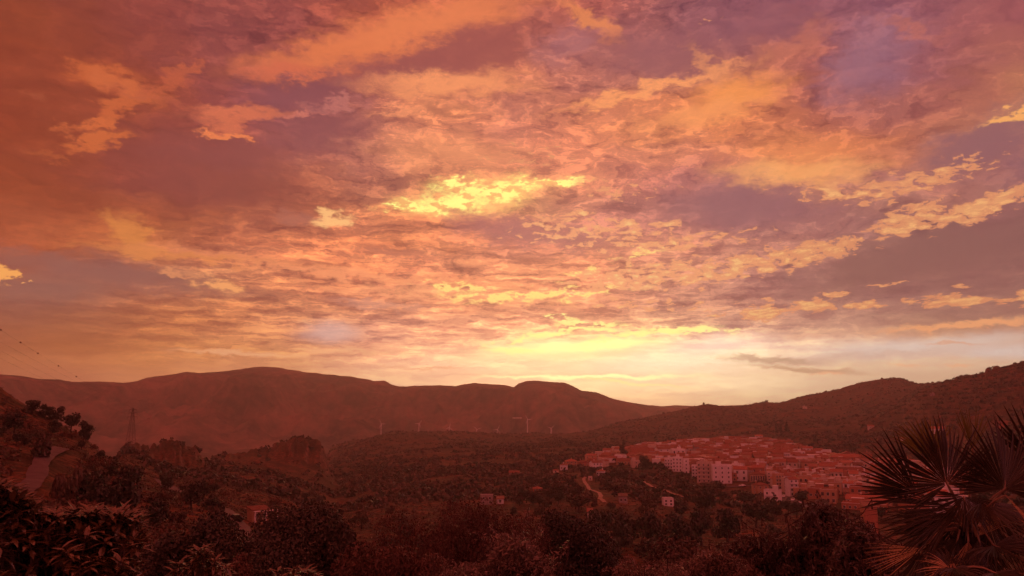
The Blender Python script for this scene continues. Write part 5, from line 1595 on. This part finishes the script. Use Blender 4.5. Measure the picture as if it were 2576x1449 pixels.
M_LOQ = leaf_mat("broad_leaf", (0.040, 0.032, 0.015), (0.17, 0.092, 0.04), .18, .9, .1, scale=2.5)
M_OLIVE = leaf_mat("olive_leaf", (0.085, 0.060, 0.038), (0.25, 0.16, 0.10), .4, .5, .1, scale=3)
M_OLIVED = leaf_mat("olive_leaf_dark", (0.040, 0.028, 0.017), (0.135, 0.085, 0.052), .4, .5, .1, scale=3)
M_TWIG = leaf_mat("twig_leaf", (0.048, 0.026, 0.015), (0.14, 0.064, 0.037), .6, .3, .1, scale=3)
rf = random.Random(21)
def rv(s=1.0): return Vector((rf.uniform(-s, s), rf.uniform(-s, s), rf.uniform(-s, s)))
UP = Vector((0, 0, 1))

def whorl(L=.2, w=.06, n=9, along=3):
    def fn(st_):
        out = []
        tip = st_[-1]; d = (st_[-1] - st_[-2]).normalized()
        for k in range(n):
            a = k * 2.4; s = d.orthogonal().normalized(); s.rotate(__import__('mathutils').Quaternion(d, a))
            out.append(blade(tip - d * (.012 * k), (s * rf.uniform(.8, 1.1) + d * rf.uniform(-.1, .7)), UP, L * rf.uniform(.75, 1.15), w * rf.uniform(.85, 1.15), .3, rf.uniform(.1, .45)))
        for i in range(along):
            q = st_[-2].lerp(st_[-1], rf.uniform(0, .8)); s = rv().normalized()
            out.append(blade(q, s + d * .3, UP, L * rf.uniform(.6, 1), w, .25, .3))
        return out
    return fn

def loquat(name, label, outline, d, n, ybot, depth, L=.2, w=.062, cat="shrub"):
    """a shrub of broad leaves: shoots rise from its foot to tips spread below a skyline given as photograph points"""
    xs = [p[0] for p in outline]; ys = [p[1] for p in outline]
    cx = (xs[0] + xs[-1]) / 2
    a0 = R(ray(cx, 1300)[0]); bx, by = math.sin(a0) * d, math.cos(a0) * d
    base = Vector((bx, by, gxy(bx, by) - .1))
    stems = []
    for k in range(n):
        px = rf.uniform(xs[0], xs[-1]); yt = float(np.interp(px, xs, ys))
        u = rf.random() ** 1.3 if k > n * .25 else rf.random() * .06
        py = yt + u * (ybot - yt)
        dd = d + rf.uniform(-depth, depth) * (.4 + .6 * u) - u * depth * .5
        tip = at(px, py, dd)
        mid = base.lerp(tip, rf.uniform(.45, .7)) + rv(.25) - UP * .15
        pre = tip - Vector((rf.uniform(-.08, .08), rf.uniform(-.08, .08), rf.uniform(.12, .22)))
        stems.append([base + rv(.12), base.lerp(mid, .5) + rv(.1), mid, pre, tip])
    return shoots_plant(name, label, cat, base, stems, whorl(L, w), M_LOQ, trunk_r=.028)

loquat("loquat_shrub", "large broad-leaved shrub with glinting leaves filling the lower left corner",
       [(-60, 1215), (10, 1218), (60, 1262), (110, 1290), (175, 1288), (235, 1278), (300, 1290), (345, 1288), (380, 1315), (372, 1380), (350, 1449)], 11.5, 620, 1560, 1.6)
loquat("loquat_sapling", "young broad-leaved sapling with drooping rosettes, bottom edge left of the big dark tree", [(440, 1420), (480, 1396), (504, 1376), (530, 1392), (575, 1425)], 12.0, 26, 1480, .5, .19, .05, "sapling")
loquat("loquat_sapling", "rosettes of broad leaves just showing under the big dark tree", [(690, 1438), (720, 1424), (750, 1436), (770, 1432), (795, 1446)], 11.0, 20, 1490, .5, .17, .05, "sapling")

def bigcrown(name, label, px, ytop, wpx, d, n, leaf, material, seed, shape='round', cat='tree', hs=1.0, lumps=14, ybase=None, **kw):
    """a leafy crown near the viewer, on its own trunk"""
    base = on(px, d); rad = wpx / 2 / FPX * d
    zt = at(px, ytop, d).z
    root = empty(name, base); tag(root, label, cat)
    hh = zt - base.z
    v, f = crown_np(n, shape, leaf / rad, seed, lumps=lumps, hollow=.25, **kw)
    top = np.percentile(v[:, 2], 99.5)
    ext = np.percentile(np.abs(v[:, 0]), 93)
    v = v * (rad / ext)
    ch = top * rad / ext * hs
    v[:, 2] = v[:, 2] * hs + (hh - ch)
    link("crown", mesh_np("crown", v, f, material), root)
    t = MB(); r_ = random.Random(seed); zc = hh - ch * .45
    t.tube([(0, 0, -.6), (.1, 0, zc * .5), (0, .1, zc)], [rad * .09, rad * .07, rad * .05], 8)
    for k in range(6):
        a = k * 1.05 + r_.random(); e = Vector((math.cos(a) * rad * .6, math.sin(a) * rad * .6, hh - ch * r_.uniform(.15, .6)))
        s = Vector((.05, 0, zc * r_.uniform(.5, .95)))
        t.tube([tuple(s), tuple(s.lerp(e, .5) + Vector((0, 0, rad * .08))), tuple(e)], [rad * .045, rad * .03, rad * .01], 5)
    t.build("trunk", M_BARK, root, True)
    return root
bigcrown("dense_tree", "biggest near dark tree, dense black crown left of centre at the bottom edge", 772, 1274, 216, 46, 60000, .085, M_DARK, 301, lumps=22, hs=1.15)
bigcrown("dense_tree", "dark bushy tree behind the young sapling, left of the biggest dark tree", 466, 1306, 164, 50, 32000, .09, M_DARK, 302, lumps=14, hs=1.1)
bigcrown("dense_tree", "dark ragged tree touching the right side of the biggest dark tree", 876, 1326, 76, 44, 12000, .09, M_DARK, 303, lumps=9, hs=1.5)
bigcrown("thorn_shrub", "rusty twiggy shrub, wide and thin, in front of the ruin", 1190, 1262, 320, 42, 30000, .075, M_TWIG, 304, shape='spread', cat='shrub', lumps=20, hs=1.5)
bigcrown("thorn_shrub", "rusty low shrub between the biggest dark tree and the bottom edge", 985, 1372, 220, 34, 20000, .07, M_TWIG, 305, shape='spread', cat='shrub', lumps=14, hs=1.3)
bigcrown("thorn_shrub", "rusty shrub on the bank between sapling and biggest dark tree", 590, 1402, 100, 30, 9000, .06, M_TWIG, 306, shape='bush', cat='shrub', lumps=10, hs=1.3)
bigcrown("dense_tree", "black-looking tree right behind the olive with upright sprigs", 1430, 1300, 180, 60, 32000, .11, M_DARK, 307, lumps=14, hs=1.25)
bigcrown("leafy_shrub", "reddish leafy shrub in front of the farmhouse wood", 1690, 1364, 210, 45, 24000, .09, M_SCRUB, 308, cat='shrub', lumps=14, hs=1.1)

def sprig_leaves(L=.06, w=.012, step=.022, spread=.9):
    def fn(st_):
        out = []
        for a, b in zip(st_[1:-1], st_[2:]):
            n = max(2, int((b - a).length / step)); d = (b - a).normalized()
            for k in range(n):
                q = a.lerp(b, (k + rf.random()) / n)
                s = d.cross(rv().normalized())
                if s.length < .05: continue
                s.normalize()
                v = (s * spread + d * rf.uniform(.4, 1.1)).normalized()
                l = L * rf.uniform(.6, 1.2); t = v.cross(rv()).normalized() * (w * .5)
                out.append(([q, q + v * l * .5 + t, q + v * l, q + v * l * .5 - t], [(0, 1, 2, 3)]))
        return out
    return fn

def olive(name, label, outline, d, n, ybot, depth, material, L=.06, w=.013, step=.024, sprout=0.0, cat="tree", lean=0.25, seg=.55, r=.02, body=0, leaf=.05):
    xs = [p[0] for p in outline]; ys = [p[1] for p in outline]
    cx = sum(xs) / len(xs); a0 = R(ray(cx, 1300)[0]); bx, by = math.sin(a0) * d, math.cos(a0) * d
    base = Vector((bx, by, gxy(bx, by) - .1))
    cen = at(cx, ybot, d)
    stems = []
    for k in range(n):
        px = rf.uniform(xs[0], xs[-1]); yt = float(np.interp(px, xs, ys)) + rf.choice((0, 0, 6, 14, 24)) * rf.random()
        u = rf.random() ** 1.5 if k > n * .3 else rf.random() * .08
        tip = at(px, yt + u * (ybot - yt), d + rf.uniform(-depth, depth))
        out_ = Vector((tip.x - cen.x, tip.y - cen.y, 0)) / max(depth, .5)
        sd = seg * rf.uniform(.5, 1.4)
        low = tip - (UP * rf.uniform(.3, 1) + out_ * lean + rv(.7)).normalized() * sd
        mid = low.lerp(tip, .5) + rv(.06)
        trunk = base.lerp(low, .55) + rv(.3)
        if k % 7 == 0: stems.append([base, trunk, low, mid, tip])
        else: stems.append([low - (low - base).normalized() * .2, low, mid, tip])
    root = shoots_plant(name, label, cat, base, stems, sprig_leaves(L, w, step), material, trunk_r=r)
    if body:
        g = np.random.default_rng(int(cx) + n); P = []
        while len(P) < body:
            px = g.uniform(xs[0], xs[-1], 4000); yt = np.interp(px, xs, ys) + 8
            py = yt + g.uniform(0, 1, 4000) ** 1.2 * (ybot - yt)
            dens = fbm(px / 34, py / 30, 3, 71)
            for q in np.nonzero(dens > g.uniform(-.5, .3, 4000))[0]:
                P.append(tuple(at(px[q], py[q], d + g.uniform(-1, 1) * depth * (1 if dens[q] > 0 else .6)) - base))
        P = np.array(P[:body])
        v, f = leaf_quads(P, leaf * .5, g, None, long=4.0)
        link("crown", mesh_np("crown", v, f, material), root)
    return root

olive("olive_shrub", "pale olive shrub with upright lit sprigs at the bottom edge, centre", [(1150, 1440), (1180, 1422), (1225, 1410), (1252, 1352), (1275, 1340), (1300, 1348), (1325, 1352), (1345, 1380), (1372, 1405), (1390, 1440)], 10.5, 420, 1530, .8, M_OLIVE, .065, .017, .012, seg=.36, r=.008, lean=.3, cat='shrub', body=7000, leaf=.035)
for px, py, l in ((1273, 1328, "tallest"), (1305, 1340, ""), (1254, 1346, ""), (1378, 1412, "")): pass
olive("olive_shrub", "low olive sprigs along the bottom edge left of the pale olive shrub", [(1090, 1449), (1120, 1432), (1160, 1420), (1200, 1428), (1230, 1440)], 10.0, 110, 1510, .6, M_OLIVE, .06, .016, .013, seg=.35, r=.008, cat='shrub')
olive("olive_shrub", "thin upright olive sprigs at the bottom edge below the farmhouse wood", [(1545, 1449), (1568, 1402), (1582, 1392), (1610, 1420), (1650, 1430), (1700, 1418), (1740, 1440)], 12.0, 160, 1510, .7, M_OLIVE, .065, .017, .014, seg=.5, r=.009, cat='shrub')
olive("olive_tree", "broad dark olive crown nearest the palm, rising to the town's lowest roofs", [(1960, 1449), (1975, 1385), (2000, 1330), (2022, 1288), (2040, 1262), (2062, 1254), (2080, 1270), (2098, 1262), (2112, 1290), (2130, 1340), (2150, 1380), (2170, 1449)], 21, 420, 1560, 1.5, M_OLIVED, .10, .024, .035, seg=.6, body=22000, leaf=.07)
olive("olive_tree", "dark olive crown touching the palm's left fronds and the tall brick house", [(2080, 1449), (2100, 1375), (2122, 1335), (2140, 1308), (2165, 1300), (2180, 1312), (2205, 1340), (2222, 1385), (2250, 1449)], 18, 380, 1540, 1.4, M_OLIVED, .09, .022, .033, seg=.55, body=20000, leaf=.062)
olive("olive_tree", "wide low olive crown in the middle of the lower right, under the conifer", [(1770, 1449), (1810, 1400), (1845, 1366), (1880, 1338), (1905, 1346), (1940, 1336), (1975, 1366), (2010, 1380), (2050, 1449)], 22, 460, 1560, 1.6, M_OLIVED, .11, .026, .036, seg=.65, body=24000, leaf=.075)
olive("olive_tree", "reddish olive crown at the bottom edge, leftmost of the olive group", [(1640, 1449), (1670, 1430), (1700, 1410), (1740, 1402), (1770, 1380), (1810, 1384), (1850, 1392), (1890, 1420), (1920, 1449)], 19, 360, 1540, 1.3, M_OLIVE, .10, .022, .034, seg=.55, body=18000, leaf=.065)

# ---------------------------------------------------------------- fan palms
M_FAN = leaf_mat("palm_leaf", (0.026, 0.020, 0.010), (0.078, 0.048, 0.024), .32, .6, .15, trans=.2, scale=2)
M_FANL = leaf_mat("palm_leaf_young", (0.13, 0.10, 0.030), (0.26, 0.18, 0.055), .35, .5, .1, trans=.5, scale=2)
M_FAND = leaf_mat("palm_leaf_dead", (0.50, 0.26, 0.11), (0.80, 0.50, 0.26), .5, .4, .1, trans=.3, scale=2)
M_STALK = noise_mat("palm_stalk", [(0.13, 0.065, 0.032), (0.30, 0.16, 0.08)], 8, .45, .5)
M_FIBRE = noise_mat("palm_fibre", [(0.012, 0.008, 0.006), (0.045, 0.025, 0.016)], 14, .95, .1, aniso=(1, 1, .25))

def fan_mesh(axis, normal, radius, nseg, spread, seed, cup=.18, droop=.15, split=.5, ragged=.1, width=1.0):
    """a palmate frond round the origin: pleated segments joined near the hub, free and pointed beyond"""
    r = random.Random(seed)
    axis = axis.normalized(); normal = (normal - axis * normal.dot(axis)).normalized(); side = axis.cross(normal)
    V, F = [], []
    for k in range(nseg):
        a = (k / (nseg - 1) - .5) * spread + r.uniform(-.03, .03)
        d = axis * math.cos(a) + side * math.sin(a)
        t = axis * -math.sin(a) + side * math.cos(a)
        L = radius * (.80 + .20 * math.cos(a * .9)) * (1 + r.uniform(-ragged, ragged * .4)) * (.6 if r.random() < .05 else 1)
        da = spread / (nseg - 1)
        b = len(V); dr = droop * r.uniform(.4, 2.6)
        tw = r.uniform(-.25, .25)
        for s in (.04, .25, split, .72, .88, 1.0):
            full = 2 * math.tan(da / 2) * s * L
            wd = full if s <= split else 2 * math.tan(da / 2) * split * L * (1 - (s - split) / (1 - split)) ** .8
            wd = max(wd * width, .0015)
            z = cup * L * s * s * abs(math.sin(a)) - dr * L * max(s - .35, 0) ** 2
            c = d * (L * s) + normal * z
            tt_ = (t + normal * tw * max(s - split, 0) * 2).normalized()
            pl_ = wd * .38
            V += [tuple(c - tt_ * wd * .5 + normal * pl_), tuple(c - normal * pl_ * .3), tuple(c + tt_ * wd * .5 + normal * pl_)]
        for i in range(5):
            q = b + i * 3
            F += [(q, q + 1, q + 4, q + 3), (q + 1, q + 2, q + 5, q + 4)]
    return V, F

def palm(label, heart_px, heart_py, d, fronds, trunk_w, name="fan_palm"):
    heart = at(heart_px, heart_py, d)
    gz = gxy(heart.x, heart.y)
    root = empty(name, (heart.x, heart.y, gz)); tag(root, label, "palm tree")
    o = Vector((heart.x, heart.y, gz))
    m = MB(); H = heart.z - gz; r_ = random.Random(4)
    prof = [(0, -.3)] + [(0, H * k / 8) for k in range(9)]
    m.tube([(0, 0, z + .0) for _, z in prof], [trunk_w * 1.25, trunk_w * 1.2] + [trunk_w * (1.0 + .10 * (k % 2)) for k in range(8)], 14)
    for k in range(90):      # old leaf bases
        a = k * 2.399; z = H * (.15 + .86 * k / 90); w = trunk_w
        c = Vector((math.cos(a) * w, math.sin(a) * w, z)); e = c + Vector((math.cos(a) * .07, math.sin(a) * .07, .13))
        m.tube([tuple(c), tuple(c.lerp(e, .6) + Vector((0, 0, -.01))), tuple(e)], [.04, .03, .012], 5)
    m.build("trunk", M_FIBRE, root, True)
    for i, (hx, hy, tx, ty, rp, dz, face, nseg, spread, kind, droop, cup) in enumerate(fronds):
        hub = at(hx, hy, d + dz[0]); tip = at(tx, ty, d + dz[1])
        axis = (tip - hub); rad = rp * .95 / FPX * d
        nrm = Vector(face)
        V, F = fan_mesh(axis, nrm, rad, nseg, R(spread), 50 + i, cup, droop, .42 if kind == 'dead' else .57, .22 if kind == 'dead' else .17, .55 if kind == 'dead' else 1.0)
        me = bpy.data.meshes.new("frond"); me.from_pydata([tuple(Vector(v) + hub - o) for v in V], [], F)
        me.materials.append({'live': M_FAN, 'young': M_FANL, 'dead': M_FAND}[kind]); me.update()
        fr = link("frond", me, root)
        if kind == 'dead': fr['label'] = "dry orange frond"
        hb = heart + Vector((0, 0, -.05)); mid = hb.lerp(hub, .5) + Vector((0, 0, .10 if hy < heart_py else .16))
        s = MB(); pts = [hb.lerp(mid, .0), hb.lerp(mid, .5) + Vector((0, 0, .05)), mid, mid.lerp(hub, .5) + Vector((0, 0, .02)), hub, hub + axis.normalized() * rad * .12]
        s.tube([tuple(p - o) for p in pts], [.022, .017, .014, .012, .011, .004], 6)
        s.build("stalk", M_STALK, fr, True)
    return root
FC = (0, -1, .15)
palm("large dark fan palm with spiky fronds at the right edge in front of the town", 2436, 1338, 11.8, [
    (2447, 1132, 2438, 1032, 100, (.30, .34), (.1, -1, .0), 20, 62, 'young', .03, .3),
    (2344, 1150, 2300, 1058, 104, (.4, .6), (-.2, -1, .1), 22, 100, 'young', .08, .2),
    (2382, 1217, 2342, 1090, 150, (-.25, -.35), FC, 46, 230, 'live', .14, .10),
    (2528, 1230, 2532, 1075, 158, (0, .1), (.1, -1, .1), 46, 210, 'live', .14, .10),
    (2606, 1170, 2640, 1050, 150, (.4, .5), FC, 30, 150, 'live', .10, .12),
    (2308, 1241, 2220, 1184, 156, (-.3, -.5), (.1, -1, .2), 20, 88, 'live', .05, .1),
    (2406, 1275, 2228, 1330, 196, (-.35, -.75), (-.1, -.75, .65), 30, 75, 'live', .2, .15),
    (2424, 1250, 2446, 1330, 100, (-.2, -.45), (0, -1, .3), 34, 190, 'live', .2, .1),
    (2470, 1262, 2560, 1330, 130, (-.1, -.35), (.3, -.8, .5), 30, 140, 'live', .25, .15),
    (2318, 1380, 2200, 1408, 128, (-.45, -.8), (-.1, -.85, .5), 15, 40, 'dead', .12, .1),
    (2318, 1388, 2290, 1470, 110, (-.4, -.5), (0, -1, .2), 18, 80, 'live', .3, .1),
    (2456, 1350, 2514, 1298, 88, (-.2, -.1), (.3, -.9, .2), 12, 40, 'dead', .2, .1),
    (2500, 1372, 2590, 1400, 122, (-.35, -.6), (.2, -.8, .6), 36, 190, 'live', .25, .12),
    (2530, 1246, 2590, 1312, 120, (-.3, -.4), (.4, -.8, .3), 8, 14, 'dead', .25, .1),
    (2410, 1352, 2380, 1440, 120, (-.25, -.35), (-.1, -1, .2), 26, 100, 'live', .25, .12),
    (2462, 1356, 2486, 1446, 120, (-.25, -.35), (.1, -1, .2), 26, 100, 'live', .25, .12),
    (2436, 1362, 2430, 1456, 110, (-.28, -.3), (0, -1, .1), 20, 70, 'dead', .2, .1),
    (2420, 1300, 2350, 1372, 140, (.2, .15), (-.1, -1, .1), 28, 110, 'live', .3, .12),
    (2480, 1300, 2530, 1380, 140, (.2, .15), (.1, -1, .1), 28, 110, 'live', .3, .12),
    (2372, 1325, 2262, 1365, 130, (.1, -.1), (-.2, -.8, .6), 26, 110, 'live', .3, .12),
], .15)
palm("short young fan palm with bright drooping ribs at the bottom right corner", 2400, 1446, 10.6, [
    (2392, 1432, 2330, 1452, 80, (-.1, -.3), (0, -.6, .8), 24, 170, 'dead', .55, .1),
    (2400, 1428, 2450, 1446, 84, (-.1, -.3), (.1, -.6, .8), 26, 190, 'live', .45, .1),
    (2388, 1430, 2376, 1392, 60, (.1, .2), (0, -1, .3), 22, 110, 'live', .35, .1),
    (2500, 1440, 2560, 1456, 80, (-.1, -.3), (.1, -.6, .8), 24, 170, 'live', .45, .1),
], .09)
